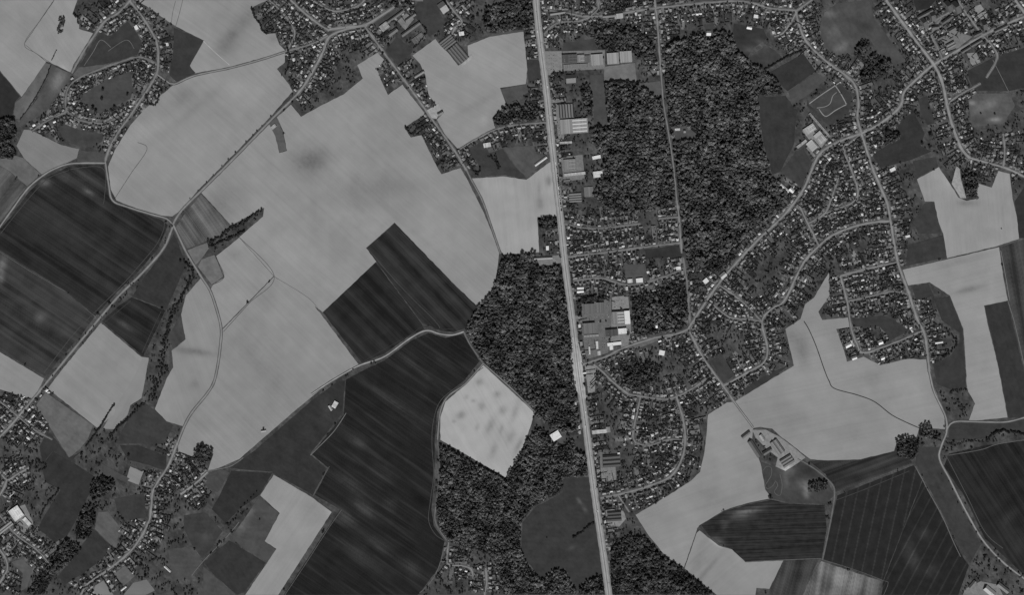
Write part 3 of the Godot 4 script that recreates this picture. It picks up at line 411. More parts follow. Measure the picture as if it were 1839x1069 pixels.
# large buildings: name, x, y, length, depth in pixels, turn in degrees, wall height, roof grey, roof kind, bays, label
var BUILDINGS := [
["workshop", 1022.5, 106, 27, 15, -3, 9.8, 80, "flat", 3, "dark roofed workshop in three bays beside the pale car yard"],
["workshop", 1043, 105.5, 12.6, 13, -3, 8.5, 128, "flat", 2, "pale square workshop joined to the dark three bay roof"],
["workshop", 1054.5, 106.5, 9.6, 13, -3, 7.2, 100, "flat", 1, "narrow grey workshop between two pale square roofs"],
["warehouse", 1072, 108, 21, 20, -4, 9.1, 142, "flat", 1, "pale square warehouse beside the narrow grey workshop"],
["warehouse", 1100.5, 105.5, 21, 20, -4, 9.1, 147, "flat", 1, "middle pale square warehouse of the row behind the workshops"],
["warehouse", 1123.7, 102.5, 21, 20, -4, 9.1, 147, "flat", 1, "end pale square warehouse touching the wood"],
["workshop", 1034, 119, 44, 7, -3, 5.9, 112, "flat", 3, "low grey shed along the foot of the workshop row"],
["villa", 1025, 142, 17, 15, -4, 7, 112, "gable", 1, "large grey roofed villa on the workshop lawn"],
["workshop", 1015.5, 199.5, 30, 25, -4, 6, 112, "saw", 6, "workshop with a sawtooth roof beside the main road"],
["warehouse", 1031, 227, 49, 26, -4, 9.1, 138, "flat", 4, "long warehouse with four bright roof strips on the main road"],
["shed", 1016, 256.5, 22, 4, -3, 4, 160, "flat", 1, "narrow pale shed below the strip roofed warehouse"],
["shop", 1001, 24, 26, 5, -8, 5, 120, "gable", 1, "long grey roofed shop near the top of the main road"],
["warehouse", 1094, 29, 24, 6, -6, 5, 108, "gable", 1, "long low hall beside the pale block in the northern street"],
["hall", 1111, 29.5, 15, 9, -6, 7, 152, "flat", 1, "pale flat block in the northern street"],
["workshop", 1023, 296, 22, 19, -4, 7.8, 122, "flat", 3, "square workshop with a paved court on the main road"],
["shed", 1032, 313, 38, 5, -6, 5, 165, "flat", 3, "long pale shed below the square workshop"],
["villa", 1071, 283, 15, 6, -12, 6, 215, "flat", 1, "white angular villa at the wood edge"],
["warehouse", 1073.5, 313.5, 17, 11, -8, 7.8, 195, "flat", 2, "bright warehouse at the wood corner"],
["greenhouse", 1033, 355, 22, 17, -4, 4, 104, "ridges", 4, "grey greenhouse in four bays below the bright warehouse"],
["shed", 1057, 345, 16, 18, -4, 4, 112, "flat", 1, "flat grey shed beside the grey four bay greenhouse"],
["shed", 971, 290, 26, 4.5, -36, 4.5, 175, "gable", 1, "long pale roofed shed slanting beside the main road"],
["shed", 975, 464, 34, 4.5, -3, 4.5, 138, "gable", 1, "long pale shed between the wood and the main road houses"],
["villa", 983, 446, 5, 8, -3, 6, 225, "flat", 1, "white roofed house among the main road trees"],
["shop", 1042, 517, 12, 5, -4, 5, 190, "gable", 1, "pale shop roof at the main road beside the tree screen"],
["shop", 1042, 523.5, 12, 5, -4, 5, 205, "gable", 1, "twin bright shop roof next to the tree screen"],
["retail_shed", 1058, 555, 19, 18, -3, 9.1, 106, "flat", 1, "grey square retail shed behind the tree screen"],
["retail_shed", 1078, 553, 14, 19, -3, 9.1, 104, "flat", 1, "narrower grey retail shed beside the parking deck"],
["retail_shed", 1057.5, 590, 22, 19, -4, 11.7, 104, "flat", 1, "grey retail shed with a long dark north shadow"],
["shed", 1062, 603.5, 26, 4, -4, 4, 134, "flat", 1, "narrow pale canopy roof below the grey retail shed"],
["supermarket", 1110, 571, 22, 22, -4, 11.7, 124, "flat", 4, "large flat supermarket roof with white rims and ribs"],
["supermarket", 1126, 570.5, 9.6, 24, -4, 12.5, 238, "flat", 0, "blazing white wing of the flat supermarket"],
["retail_shed", 1098, 598, 22, 12, -5, 11.1, 78, "flat", 1, "dark retail roof joined to a white wing"],
["retail_shed", 1117.5, 595, 15, 10, -5, 10.4, 215, "flat", 0, "white square wing beside the dark retail roof"],
["shop", 1103, 618, 25, 6, -7, 6, 228, "flat", 1, "bright white long shop above the retail junction"],
["shop", 1097.5, 625, 6, 7.6, -7, 5, 220, "flat", 0, "small white shop annex above the retail junction"],
["shop", 1108.5, 625, 13, 5, -7, 5, 82, "flat", 1, "dark roofed shop tucked under the bright white one"],
["fuel_canopy", 1072, 620, 4, 14, -3, 5, 190, "flat", 0, "pale narrow fuel canopy on the retail yard"],
["shop", 1075.5, 634.5, 5, 8, -3, 4.5, 170, "flat", 1, "small pale kiosk at the fuel canopy"],
["fuel_canopy", 1058.5, 630, 2.6, 14, -4, 5, 184, "flat", 0, "thin pale canopy beside the main road"],
["villa", 998, 783, 17, 14, -32, 7, 228, "flat", 2, "large white roofed house between wood and spotted field"],
["shop", 1076, 775.5, 26, 7, -6, 5, 172, "flat", 2, "long pale shop beside the main road below the junction"],
["shed", 1092, 772, 7, 10, -6, 5, 130, "flat", 1, "grey annex behind the long pale shop"],
["greenhouse", 1098, 828, 31, 22, -4, 5, 78, "ridges", 3, "dark framed garden centre hall on the main road"],
["shop", 1111, 817, 4, 8, -4, 4.5, 200, "flat", 0, "small white block at the garden centre corner"],
["greenhouse", 1103, 927, 25, 18, -4, 5, 74, "ridges", 3, "dark roofed hall with pale ridges near the meadow"],
["barn", 1354.5, 806, 33, 9, 57, 6, 92, "gable", 1, "long grey barn along the farm yard edge"],
["barn", 1338.5, 781, 17, 6, -38, 5, 98, "gable", 1, "grey roadside barn at the farm lane end"],
["barn", 1377, 811, 17, 7, -32, 6, 96, "gable", 1, "short grey barn closing the farm court"],
["barn", 1395.5, 803, 27, 14, 55, 7, 112, "ridges", 2, "wide double barn on the far side of the farm court"],
["barn", 1412.5, 828, 22, 16, -32, 7, 104, "ridges", 3, "square three ridge barn below the farm court"],
["shed", 1368, 786, 12, 6, 57, 5, 150, "gable", 1, "small pale farmhouse wing inside the farm court"],
["school_wing", 1471, 225, 56, 4, 49, 5, 126, "flat", 2, "long thin school wing beside the looping path park"],
["school_wing", 1453, 233, 22, 13, -33, 7, 160, "flat", 2, "pale flat school hall under the long thin wing"],
["school_wing", 1472, 248, 21, 15, 50, 7, 152, "flat", 2, "pale flat school block near the wood road"],
["school_wing", 1439, 259, 21, 5, -38, 5, 148, "flat", 1, "narrow pale school wing facing the dark meadow"],
["school_wing", 1457, 262, 18, 13, 50, 6, 164, "flat", 1, "pale school block between the narrow wings"],
["school_wing", 1455.5, 273, 22, 4, 50, 5, 120, "flat", 1, "grey school corridor beside the wood road"],
["barn", 1408, 338, 21, 5, 42, 5, 200, "gable", 1, "long bright shed above the wood road corner"],
["villa", 1421, 342, 9, 7, 40, 6, 205, "gable", 1, "white house beside the long bright shed"],
["greenhouse", 804, 76, 26, 18, -38, 4.5, 92, "ridges", 4, "striped greenhouse block nearest the greenhouse street"],
["greenhouse", 823.5, 97, 34, 22, 50, 4.5, 90, "ridges", 4, "larger striped greenhouse block with a gravel pad"],
["institute_wing", 691, 48.5, 16, 12, -37, 8, 142, "flat", 2, "pale square roof of the institution at the street corner"],
["institute_wing", 706, 58.5, 19, 7, -37, 7, 102, "gable", 1, "grey short wing behind the pale institution roof"],
["institute_wing", 711, 30, 37, 5, -36, 7, 100, "gable", 1, "long grey institution wing along the narrow lawn"],
["institute_wing", 738, 53, 40, 6, -36, 7, 98, "gable", 1, "longest grey institution wing facing the lower lawn"],
["institute_wing", 737.5, 32, 22, 5, -36, 7, 108, "gable", 1, "short institution wing beside the grey court"],
["institute_wing", 752, 70, 23, 13, -36, 4, 96, "flat", 2, "low flat institution hall next to the pale field"],
["villa", 796, 14, 13, 20, -35, 7, 142, "gable", 1, "pale roofed large house on the greenhouse street"],
["villa", 829, 61, 9, 7, -10, 6, 200, "flat", 1, "bright house above the greenhouse blocks"],
["barn", 753, 134, 20, 5, -32, 5, 122, "gable", 1, "long grey shed behind the straight street houses"],
["farmhouse", 791, 204, 10, 6, -30, 6, 112, "gable", 1, "farmhouse on the gravel lot by the straight street"],
["barn", 875, 261, 13, 8, -10, 6, 178, "flat", 1, "pale hall at the pond edge"],
["hall", 31, 922, 20, 22, -35, 9, 200, "flat", 2, "large bright flat roof in the southern village"],
["hall", 50, 937, 17, 7, 48, 6, 190, "flat", 1, "narrow bright wing beside the large bright roof"],
["barn", 11, 948, 32, 9, -38, 6, 128, "ridges", 2, "long pale hall below the large bright roof"],
["barn", 302, 1022, 15, 3.6, 42, 4, 190, "gable", 1, "thin bright barn on the grey meadow"],
["barn", 223, 1057, 12, 3.4, -38, 4, 190, "gable", 1, "thin pale shed beside the playing court"],
["barn", 602, 727, 12, 8, -60, 5, 190, "flat", 1, "bright barn standing in the dark even field"],
["barn", 594, 733, 10, 4, 58, 4, 165, "gable", 1, "small pale shed beside the bright field barn"],
["shed", 474, 774, 9, 3.6, -10, 3.5, 150, "gable", 1, "small pale field shed under the lone tree"],
["shed", 492, 228, 10, 6, -40, 4, 150, "flat", 1, "pale shed on the rough paddock by the diagonal road"],
["villa", 1188, 634, 10, 9, 12, 6, 235, "flat", 1, "blazing white house below the junction road"],
["villa", 1179, 585, 5, 9, -10, 6, 200, "gable", 1, "pale narrow house behind the junction road"],
["villa", 1218, 482, 8, 6, -6, 6, 238, "flat", 1, "white house beside the narrow eastern lane"],
["villa", 1148, 504, 12, 8, -6, 6, 215, "flat", 1, "pale square house in the woodland gardens"],
["villa", 1131, 505, 9, 7, -6, 6, 190, "flat", 1, "pale smaller house in the woodland gardens"],
["villa", 1522, 620, 11, 8, -28, 6, 200, "gable", 1, "bright house at the edge of the new estate"],
["villa", 1580, 615, 8, 8, -20, 6, 205, "gable", 1, "bright new house on the estate loop"],
["villa", 1584, 643, 7, 7, -20, 6, 215, "gable", 1, "bright new house below the estate loop"],
["villa", 1533, 643, 9, 6, -20, 6, 190, "gable", 1, "pale house at the outer corner of the estate loop"],
["villa", 1602, 305, 10, 6, -25, 6, 215, "flat", 1, "bright house on the meadow edge of the long road"],
["villa", 1629, 425, 8, 4, -14, 5, 225, "flat", 1, "white cabin on the dark meadow above the T shaped field"],
["villa", 246, 50, 8, 6, 60, 6, 225, "flat", 1, "white house beside the dark triangular meadow"],
["villa", 1345, 50, 9, 6, 10, 6, 220, "gable", 1, "bright house above the dark wood corner meadow"],
["villa", 1357, 30, 8, 6, 10, 6, 225, "flat", 1, "white house on the northern street lawn"],
["villa", 1272, 60, 8, 9, 0, 6, 190, "gable", 1, "pale house inside the wood clearing"],
["villa", 1267, 505, 9, 8, -40, 6, 225, "flat", 1, "white house below the wood road corner"],
["villa", 1298, 495, 12, 9, -40, 6, 170, "gable", 1, "pale roofed villa on the wood road"],
["villa", 1216, 233, 9, 4, -2, 5, 190, "flat", 1, "pale flat house in the clearing on the straight ride"],
["shed", 1229, 236, 4, 6, -2, 4, 120, "gable", 1, "small grey shed in the clearing on the straight ride"],
["barn", 1776, 1062, 22, 11, 40, 6, 168, "gable", 1, "pale barn of the lane corner farm"],
["barn", 1745, 1050, 16, 6, -50, 5, 110, "gable", 1, "grey barn of the lane corner farm"],
["barn", 1800, 1056, 24, 8, 38, 6, 120, "gable", 1, "long grey barn beside the winding lane end"],
["villa", 1685, 615, 14, 4, -8, 5, 195, "gable", 1, "long bright bungalow among the round garden trees"],
["block_of_flats", 1660, 26, 30, 6, -28, 9, 92, "gable", 1, "long dark roofed block facing the dark plot"],
["block_of_flats", 1673, 30, 7, 18, -18, 9, 88, "gable", 1, "dark roofed upright block in the estate"],
["block_of_flats", 1700, 36, 22, 6, -35, 9, 88, "gable", 1, "dark roofed slanting block on the estate cross street"],
["block_of_flats", 1702, 12, 8, 22, -30, 9, 80, "gable", 1, "dark roofed block at the top of the estate"],
["block_of_flats", 1716, 14, 8, 24, -30, 9, 84, "gable", 1, "second dark roofed block at the top of the estate"],
["block_of_flats", 1658, 42, 7, 22, -30, 9, 86, "gable", 1, "dark block behind the wide road houses"],
["block_of_flats", 1678, 50, 12, 7, -8, 8, 96, "gable", 1, "short grey block in the middle of the estate"],
["block_of_flats", 1766, 46, 7, 18, -20, 9, 84, "gable", 1, "dark upright block beside the estate crossing"],
["block_of_flats", 1754, 62, 16, 6, -25, 9, 86, "gable", 1, "dark block on the estate crossing corner"],
["block_of_flats", 1708, 54, 14, 8, -30, 8, 100, "gable", 1, "grey block with a pale court in the estate"],
["block_of_flats", 1706, 82, 16, 10, -28, 8, 110, "ridges", 2, "grey double roof below the estate square"],
["block_of_flats", 1688, 68, 14, 6, -28, 8, 90, "gable", 1, "dark block beside the estate back street"],
["block_of_flats", 1752, 78, 22, 5, -30, 8, 92, "gable", 1, "dark terrace along the road to the far corner"],
["block_of_flats", 1733, 90, 18, 5, -32, 8, 94, "gable", 1, "second dark terrace along the road to the far corner"],
["block_of_flats", 1796, 52, 26, 5, -26, 8, 98, "gable", 1, "third dark terrace along the road to the far corner"],
]

var rng := RandomNumberGenerator.new()
var noise := FastNoiseLite.new()
var used := {}
var fmask := PackedByteArray()      # 1 field, 2 wood, 4 road, 8 building, 16 yard
var lawn := PackedByteArray()       # grey of the garden lot at each traced pixel
var mat_vertex: StandardMaterial3D
var mats := {}

# ---------------------------------------------------------------- helpers
func lin(g: float) -> float:
	var c := g / 255.0
	var l := c / 12.92 if c <= 0.04045 else pow((c + 0.055) / 1.055, 2.4)
	return min(l * K, 0.86)

func grey(g: float) -> Color:
	var v := lin(g)
	return Color(v, v, v)

func w3(p: Vector2, y: float) -> Vector3:
	return Vector3((p.x - CX) * S, y, (p.y - CY) * S)

func poly(t: String) -> PackedVector2Array:
	var r := PackedVector2Array()
	for q in t.split(" ", false):
		var ab := q.split(",")
		r.append(Vector2(float(ab[0]), float(ab[1])))
	return r

func numbered(n: String) -> String:
	if not used.has(n):
		used[n] = 0
		return n
	used[n] += 1
	return "%s_%03d" % [n, used[n]]

func vertex_material(rough := 0.95) -> StandardMaterial3D:
	var m := StandardMaterial3D.new()
	m.vertex_color_use_as_albedo = true
	m.roughness = rough
	m.metallic_specular = 0.2
	return m

func plain(g: float, rough := 0.85) -> StandardMaterial3D:
	var key := "%d_%d" % [int(g), int(rough * 100)]
	if not mats.has(key):
		var m := StandardMaterial3D.new()
		m.albedo_color = grey(g).linear_to_srgb()
		m.roughness = rough
		m.metallic_specular = 0.25
		mats[key] = m
	return mats[key]

func tag(o: Node, label: String, category: String, group := "", kind := "") -> void:
	o.set_meta("label", label)
	o.set_meta("category", category)
	if group != "":
		o.set_meta("group", group)
	if kind != "":
		o.set_meta("kind", kind)

class Acc:
	var v := PackedVector3Array()
	var n := PackedVector3Array()
	var c := PackedColorArray()
	func tri(a: Vector3, b: Vector3, d: Vector3, out: Vector3, col: Color) -> void:
		var nn := (d - a).cross(b - a)
		if nn.dot(out) < 0.0:
			var t := b
			b = d
			d = t
			nn = -nn
		nn = nn.normalized()
		v.append(a); v.append(b); v.append(d)
		for i in 3:
			n.append(nn)
			c.append(col)
	func quad(a: Vector3, b: Vector3, d: Vector3, e: Vector3, out: Vector3, col: Color) -> void:
		tri(a, b, d, out, col)
		tri(a, d, e, out, col)
	func box(xf: Transform3D, lo: Vector3, hi: Vector3, col: Color) -> void:
		var p := []
		for i in 8:
			p.append(xf * Vector3(hi.x if i & 1 else lo.x, hi.y if i & 2 else lo.y, hi.z if i & 4 else lo.z))
		quad(p[2], p[3], p[7], p[6], xf.basis.y, col)
		quad(p[0], p[1], p[3], p[2], -xf.basis.z, col)
		quad(p[4], p[5], p[7], p[6], xf.basis.z, col)
		quad(p[0], p[2], p[6], p[4], -xf.basis.x, col)
		quad(p[1], p[3], p[7], p[5], xf.basis.x, col)
		quad(p[0], p[1], p[5], p[4], -xf.basis.y, col)
	func mesh(m: Material) -> ArrayMesh:
		var a := []
		a.resize(Mesh.ARRAY_MAX)
		a[Mesh.ARRAY_VERTEX] = v
		a[Mesh.ARRAY_NORMAL] = n
		a[Mesh.ARRAY_COLOR] = c
		var r := ArrayMesh.new()
		r.add_surface_from_arrays(Mesh.PRIMITIVE_TRIANGLES, a)
		r.surface_set_material(0, m)
		return r

func put(mesh: Mesh, called: String, parent: Node = self) -> MeshInstance3D:
	var o := MeshInstance3D.new()
	o.mesh = mesh
	o.name = numbered(called) if parent == self else called
	parent.add_child(o, true)
	return o

# fill a polygon into the mask (traced pixels)
func fill(p: PackedVector2Array, bit: int, arr_is_lawn := false, val := 0) -> void:
	var y0 := PH
	var y1 := 0
	for q in p:
		y0 = min(y0, int(floor(q.y)))
		y1 = max(y1, int(ceil(q.y)))
	y0 = max(y0, 0)
	y1 = min(y1, PH - 1)
	var n := p.size()
	for y in range(y0, y1 + 1):
		var yy := y + 0.5
		var xs := []
		for i in n:
			var a := p[i]
			var b := p[(i + 1) % n]
			if (a.y <= yy) != (b.y <= yy):
				xs.append(a.x + (yy - a.y) / (b.y - a.y) * (b.x - a.x))
		xs.sort()
		for k in range(0, xs.size() - 1, 2):
			var xa: int = max(0, int(round(xs[k])))
			var xb: int = min(PW - 1, int(round(xs[k + 1])) - 1)
			for x in range(xa, xb + 1):
				if arr_is_lawn:
					lawn[y * PW + x] = val
				else:
					fmask[y * PW + x] = fmask[y * PW + x] | bit

func mask(p: Vector2) -> int:
	var x := int(p.x)
	var y := int(p.y)
	if x < 0 or y < 0 or x >= PW or y >= PH:
		return 128
	return fmask[y * PW + x]

func ribbon(p: PackedVector2Array, w: float) -> PackedVector2Array:
	var a := PackedVector2Array()
	var b := PackedVector2Array()
	for i in p.size():
		var d := (p[min(i + 1, p.size() - 1)] - p[max(i - 1, 0)]).normalized()
		var nn := Vector2(-d.y, d.x) * w * 0.5
		a.append(p[i] + nn)
		b.append(p[i] - nn)
	b.reverse()
	a.append_array(b)
	return a

# a polyline rounded with a Catmull-Rom curve
func smooth(p: PackedVector2Array, step := 5.0) -> PackedVector2Array:
	var r := PackedVector2Array()
	for i in p.size() - 1:
		var a := p[max(i - 1, 0)]
		var b := p[i]
		var c := p[i + 1]
		var d := p[min(i + 2, p.size() - 1)]
		var k: int = max(1, int(b.distance_to(c) / step))
		for j in k:
			r.append(b.cubic_interpolate(c, a, d, float(j) / k))
	r.append(p[p.size() - 1])
	return r

# ---------------------------------------------------------------- land
func tone(style: String, ca: float, sa: float, x: float, z: float) -> float:
	var u := x * ca + z * sa
	var v := -x * sa + z * ca
	match style:
		"light", "spots":
			return 1.0 + 0.12 * noise.get_noise_2d(x / 4.2, z / 4.2) + 0.07 * noise.get_noise_2d(x / 1.1 + 900.0, z / 1.1) + 0.045 * noise.get_noise_2d(v / 0.5, u / 9.0 + 300.0) + 0.06 * noise.get_noise_2d(v / 0.13 + 70.0, u / 14.0) + (-0.035 if fposmod(v + 30.0 * noise.get_noise_2d(u / 6.0, 5.0), 84.0) < 5.0 else 0.0) + 0.012 * rng.randf_range(-1, 1)
		"meadow":
			return 1.0 + 0.22 * noise.get_noise_2d(x / 0.9, z / 0.9) + 0.14 * noise.get_noise_2d(x / 0.25 + 500.0, z / 0.25) + 0.12 * noise.get_noise_2d(v / 0.3, u / 3.5) + 0.05 * rng.randf_range(-1, 1)
		"crop":
			return max(0.5, 0.92 + 0.62 * noise.get_noise_2d(v / 0.62, u / 22.0) + 0.24 * noise.get_noise_2d(v / 0.17 + 400.0, u / 6.0) + 0.5 * max(-0.15, noise.get_noise_2d(v / 0.045 + 40.0, u / 30.0)) + 0.32 * noise.get_noise_2d(x / 1.3, z / 1.3 + 800.0) + 0.04 * rng.randf_range(-1, 1))
		"blur":
			var st := noise.get_noise_2d(v / 0.45, u / 7.0)
			return max(0.6, 0.92 + 1.3 * max(0.0, st - 0.12) + 0.45 * max(0.0, noise.get_noise_2d(v / 0.14 + 70.0, u / 3.0)) + 0.55 * max(-0.2, noise.get_noise_2d(v / 0.05 + 20.0, u / 9.0)) + 0.25 * noise.get_noise_2d(x / 1.4, z / 1.4) + 0.03 * rng.randf_range(-1, 1))
		"yard":
			return 1.0 + 0.16 * noise.get_noise_2d(x / 0.3, z / 0.3) + 0.22 * noise.get_noise_2d(x / 0.07, z / 0.07) + 0.10 * rng.randf_range(-1, 1)
		"stripe":
			return max(0.4, 1.0 + 0.8 * noise.get_noise_2d(v / 0.10, u / 7.0) + 0.3 * noise.get_noise_2d(x / 0.5, z / 0.5))
		"tram":
			var f: float = abs(fposmod(v, 56.0) - 28.0)
			return (1.0 + 0.25 * noise.get_noise_2d(x / 0.6, z / 0.6) + 0.12 * noise.get_noise_2d(v / 0.12, u / 4.0)) * (1.75 if f < 3.2 else 1.0)
	return 1.0

func ragged_outline(p: PackedVector2Array, ragged: float) -> PackedVector2Array:
	var q := PackedVector2Array()
	for i in p.size():
		var a := p[i]
		var b := p[(i + 1) % p.size()]
		var k: int = max(1, int(a.distance_to(b) / 6.0))
		for j in k:
			var t := a.lerp(b, float(j) / k)
			if j > 0 and t.x > 2 and t.y > 2 and t.x < PW - 3 and t.y < PH - 3:
				t += Vector2(noise.get_noise_2d(t.x * 9.0, t.y * 9.0), noise.get_noise_2d(t.y * 9.0 + 99.0, t.x * 9.0)) * ragged
			q.append(t)
	return q

func sheet(p: PackedVector2Array, y: float, cell: float, g: float, style: String, ang: float, ragged: float) -> ArrayMesh:
	# p in traced pixels; a grid of cells clipped at the outline, colour at each corner
	if ragged > 0.0:
		p = ragged_outline(p, ragged)
	var lo := p[0]
	var hi := p[0]
	for q in p:
		lo = lo.min(q)
		hi = hi.max(q)
	var nx := int(ceil((hi.x - lo.x) / cell)) + 1
	var ny := int(ceil((hi.y - lo.y) / cell)) + 1
	var edge := PackedByteArray()
	edge.resize(nx * ny)
	var n := p.size()
	for i in n:
		var a := (p[i] - lo) / cell
		var b := (p[(i + 1) % n] - lo) / cell
		var k := int(ceil(a.distance_to(b) * 6.0)) + 1
		for j in k + 1:
			var t := a.lerp(b, float(j) / k)
			edge[clampi(int(t.y), 0, ny - 1) * nx + clampi(int(t.x), 0, nx - 1)] = 1
	var vs := PackedVector3Array()
	var ns := PackedVector3Array()
	var cs := PackedColorArray()
	var idx := PackedInt32Array()
	var grid := PackedInt32Array()
	grid.resize((nx + 1) * (ny + 1))
	grid.fill(-1)
	var base := lin(g)
	var ca := cos(deg_to_rad(ang))
	var sa := sin(deg_to_rad(ang))
	var blots := []
	for b in BLOTS:
		var r: float = max(b[2], b[3]) * 2.2
		if style == "spots" and b[5] > 0.0:
			continue
		if b[0] + r > lo.x and b[0] - r < hi.x and b[1] + r > lo.y and b[1] - r < hi.y:
			blots.append(b)
	var shade := func(q: Vector2) -> Color:
		var t := tone(style, ca, sa, q.x * S, q.y * S)
		for b in blots:
			var d := Vector2(q.x - b[0], q.y - b[1])
			if abs(d.x) > 70 or abs(d.y) > 90:
				continue
			d = d.rotated(-deg_to_rad(b[4]))
			var e: float = (d.x / b[2]) * (d.x / b[2]) + (d.y / b[3]) * (d.y / b[3])
			if e < 5.0:
				t *= 1.0 + b[5] * (2.3 if abs(b[5]) < 0.2 else (2.0 if b[5] > 0.0 else 1.1)) * exp(-e * 0.8) * (1.0 + 0.3 * noise.get_noise_2d(q.x * 12.0, q.y * 12.0))
		var c: float = clamp(base * t, 0.008, 0.86)
		return Color(c, c, c)
	for j in ny:
		var yy := lo.y + (j + 0.5) * cell
		var xs := []
		for i in n:
			var a := p[i]
			var b := p[(i + 1) % n]
			if (a.y <= yy) != (b.y <= yy):
				xs.append(a.x + (yy - a.y) / (b.y - a.y) * (b.x - a.x))
		xs.sort()
		for i in nx:
			var o := Vector2(lo.x + i * cell, lo.y + j * cell)
			if edge[j * nx + i] == 1:
				var sq := PackedVector2Array([o, o + Vector2(cell, 0), o + Vector2(cell, cell), o + Vector2(0, cell)])
				for part in Geometry2D.intersect_polygons(sq, p):
					var t3 := Geometry2D.triangulate_polygon(part)
					var at0 := vs.size()
					for q in part:
						vs.append(w3(q, y))
						ns.append(Vector3.UP)
						cs.append(shade.call(q))
					for t in range(0, t3.size(), 3):
						var A: Vector2 = part[t3[t]]
						var B: Vector2 = part[t3[t + 1]]
						var C: Vector2 = part[t3[t + 2]]
						var cw := (B - A).cross(C - A) > 0.0
						idx.append(at0 + t3[t])
						idx.append(at0 + (t3[t + 1] if cw else t3[t + 2]))
						idx.append(at0 + (t3[t + 2] if cw else t3[t + 1]))
				continue
			var mid := o.x + cell * 0.5
			var inside := false
			for k in range(0, xs.size() - 1, 2):
				if mid > xs[k] and mid < xs[k + 1]:
					inside = true
					break
			if not inside:
				continue
			var id := [0, 0, 0, 0]
			for k in 4:
				var ii := i + (k & 1)
				var jj := j + (k >> 1)
				var gi := jj * (nx + 1) + ii
				if grid[gi] < 0:
					var q := Vector2(lo.x + ii * cell, lo.y + jj * cell)
					grid[gi] = vs.size()
					vs.append(w3(q, y))
					ns.append(Vector3.UP)
					cs.append(shade.call(q))
				id[k] = grid[gi]
			idx.append(id[0]); idx.append(id[1]); idx.append(id[3])
			idx.append(id[0]); idx.append(id[3]); idx.append(id[2])
	if idx.is_empty():
		return null
	var arr := []
	arr.resize(Mesh.ARRAY_MAX)
	arr[Mesh.ARRAY_VERTEX] = vs
	arr[Mesh.ARRAY_NORMAL] = ns
	arr[Mesh.ARRAY_COLOR] = cs
	arr[Mesh.ARRAY_INDEX] = idx
	var m := ArrayMesh.new()
	m.add_surface_from_arrays(Mesh.PRIMITIVE_TRIANGLES, arr)
	m.surface_set_material(0, mat_vertex)
	return m

func strip(p: PackedVector2Array, w: float, y: float, g: float, vary := 0.06, off := 0.0) -> ArrayMesh:
	# a band along a polyline with a few columns of vertices across
	var cols := 4
	var vs := PackedVector3Array()
	var ns := PackedVector3Array()
	var cs := PackedColorArray()
	var idx := PackedInt32Array()
	var base := lin(g)
	for i in p.size():
		var d := (p[min(i + 1, p.size() - 1)] - p[max(i - 1, 0)]).normalized()
		var nn := Vector2(-d.y, d.x)
		var wob := 1.0 + 0.16 * noise.get_noise_2d(p[i].x * 8.0, p[i].y * 8.0)
		for k in cols:
			var q := p[i] + nn * (off + w * wob * (float(k) / (cols - 1) - 0.5))
			vs.append(w3(q, y))
			ns.append(Vector3.UP)
			var c: float = clamp(base * (1.0 + vary * 2.0 * noise.get_noise_2d(q.x * 5.0, q.y * 5.0) + vary * rng.randf_range(-1, 1)), 0.01, 0.86)
			cs.append(Color(c, c, c))
	for i in p.size() - 1:
		for k in cols - 1:
			var a := i * cols + k
			idx.append(a); idx.append(a + cols); idx.append(a + 1)
			idx.append(a + 1); idx.append(a + cols); idx.append(a + cols + 1)
	var arr := []
	arr.resize(Mesh.ARRAY_MAX)
	arr[Mesh.ARRAY_VERTEX] = vs
	arr[Mesh.ARRAY_NORMAL] = ns
	arr[Mesh.ARRAY_COLOR] = cs
	arr[Mesh.ARRAY_INDEX] = idx
	var m := ArrayMesh.new()
	m.add_surface_from_arrays(Mesh.PRIMITIVE_TRIANGLES, arr)
	m.surface_set_material(0, mat_vertex)
	return m

# ---------------------------------------------------------------- buildings
func walls(a: Acc, xf: Transform3D, L: float, D: float, h: float, col: Color) -> void:
	for s: float in [-1.0, 1.0]:
		a.quad(xf * Vector3(-L, 0, s * D), xf * Vector3(L, 0, s * D), xf * Vector3(L, h, s * D), xf * Vector3(-L, h, s * D), xf.basis.z * s, col)
		a.quad(xf * Vector3(s * L, 0, -D), xf * Vector3(s * L, 0, D), xf * Vector3(s * L, h, D), xf * Vector3(s * L, h, -D), xf.basis.x * s, col)

func gable(a: Acc, xf: Transform3D, L: float, D: float, h: float, rh: float, hip: float, col: Color, wall: Color, z0 := 0.0) -> void:
	# ridge along x; overhanging eaves; hip pulls the ridge ends in
	var e := 0.4
	var r0 := xf * Vector3(-L - e + hip, h + rh, z0)
	var r1 := xf * Vector3(L + e - hip, h + rh, z0)
	for s: float in [-1.0, 1.0]:
		a.quad(xf * Vector3(-L - e, h - 0.2, z0 + s * (D + e)), xf * Vector3(L + e, h - 0.2, z0 + s * (D + e)), r1, r0, xf.basis * Vector3(0, 1, s), col)
		var c0 := xf * Vector3(s * (L + e), h - 0.2, z0 - D - e)
		var c1 := xf * Vector3(s * (L + e), h - 0.2, z0 + D + e)
		a.tri(c0, c1, r1 if s > 0 else r0, xf.basis * Vector3(s, 0.3, 0), col if hip > 0.0 else wall)

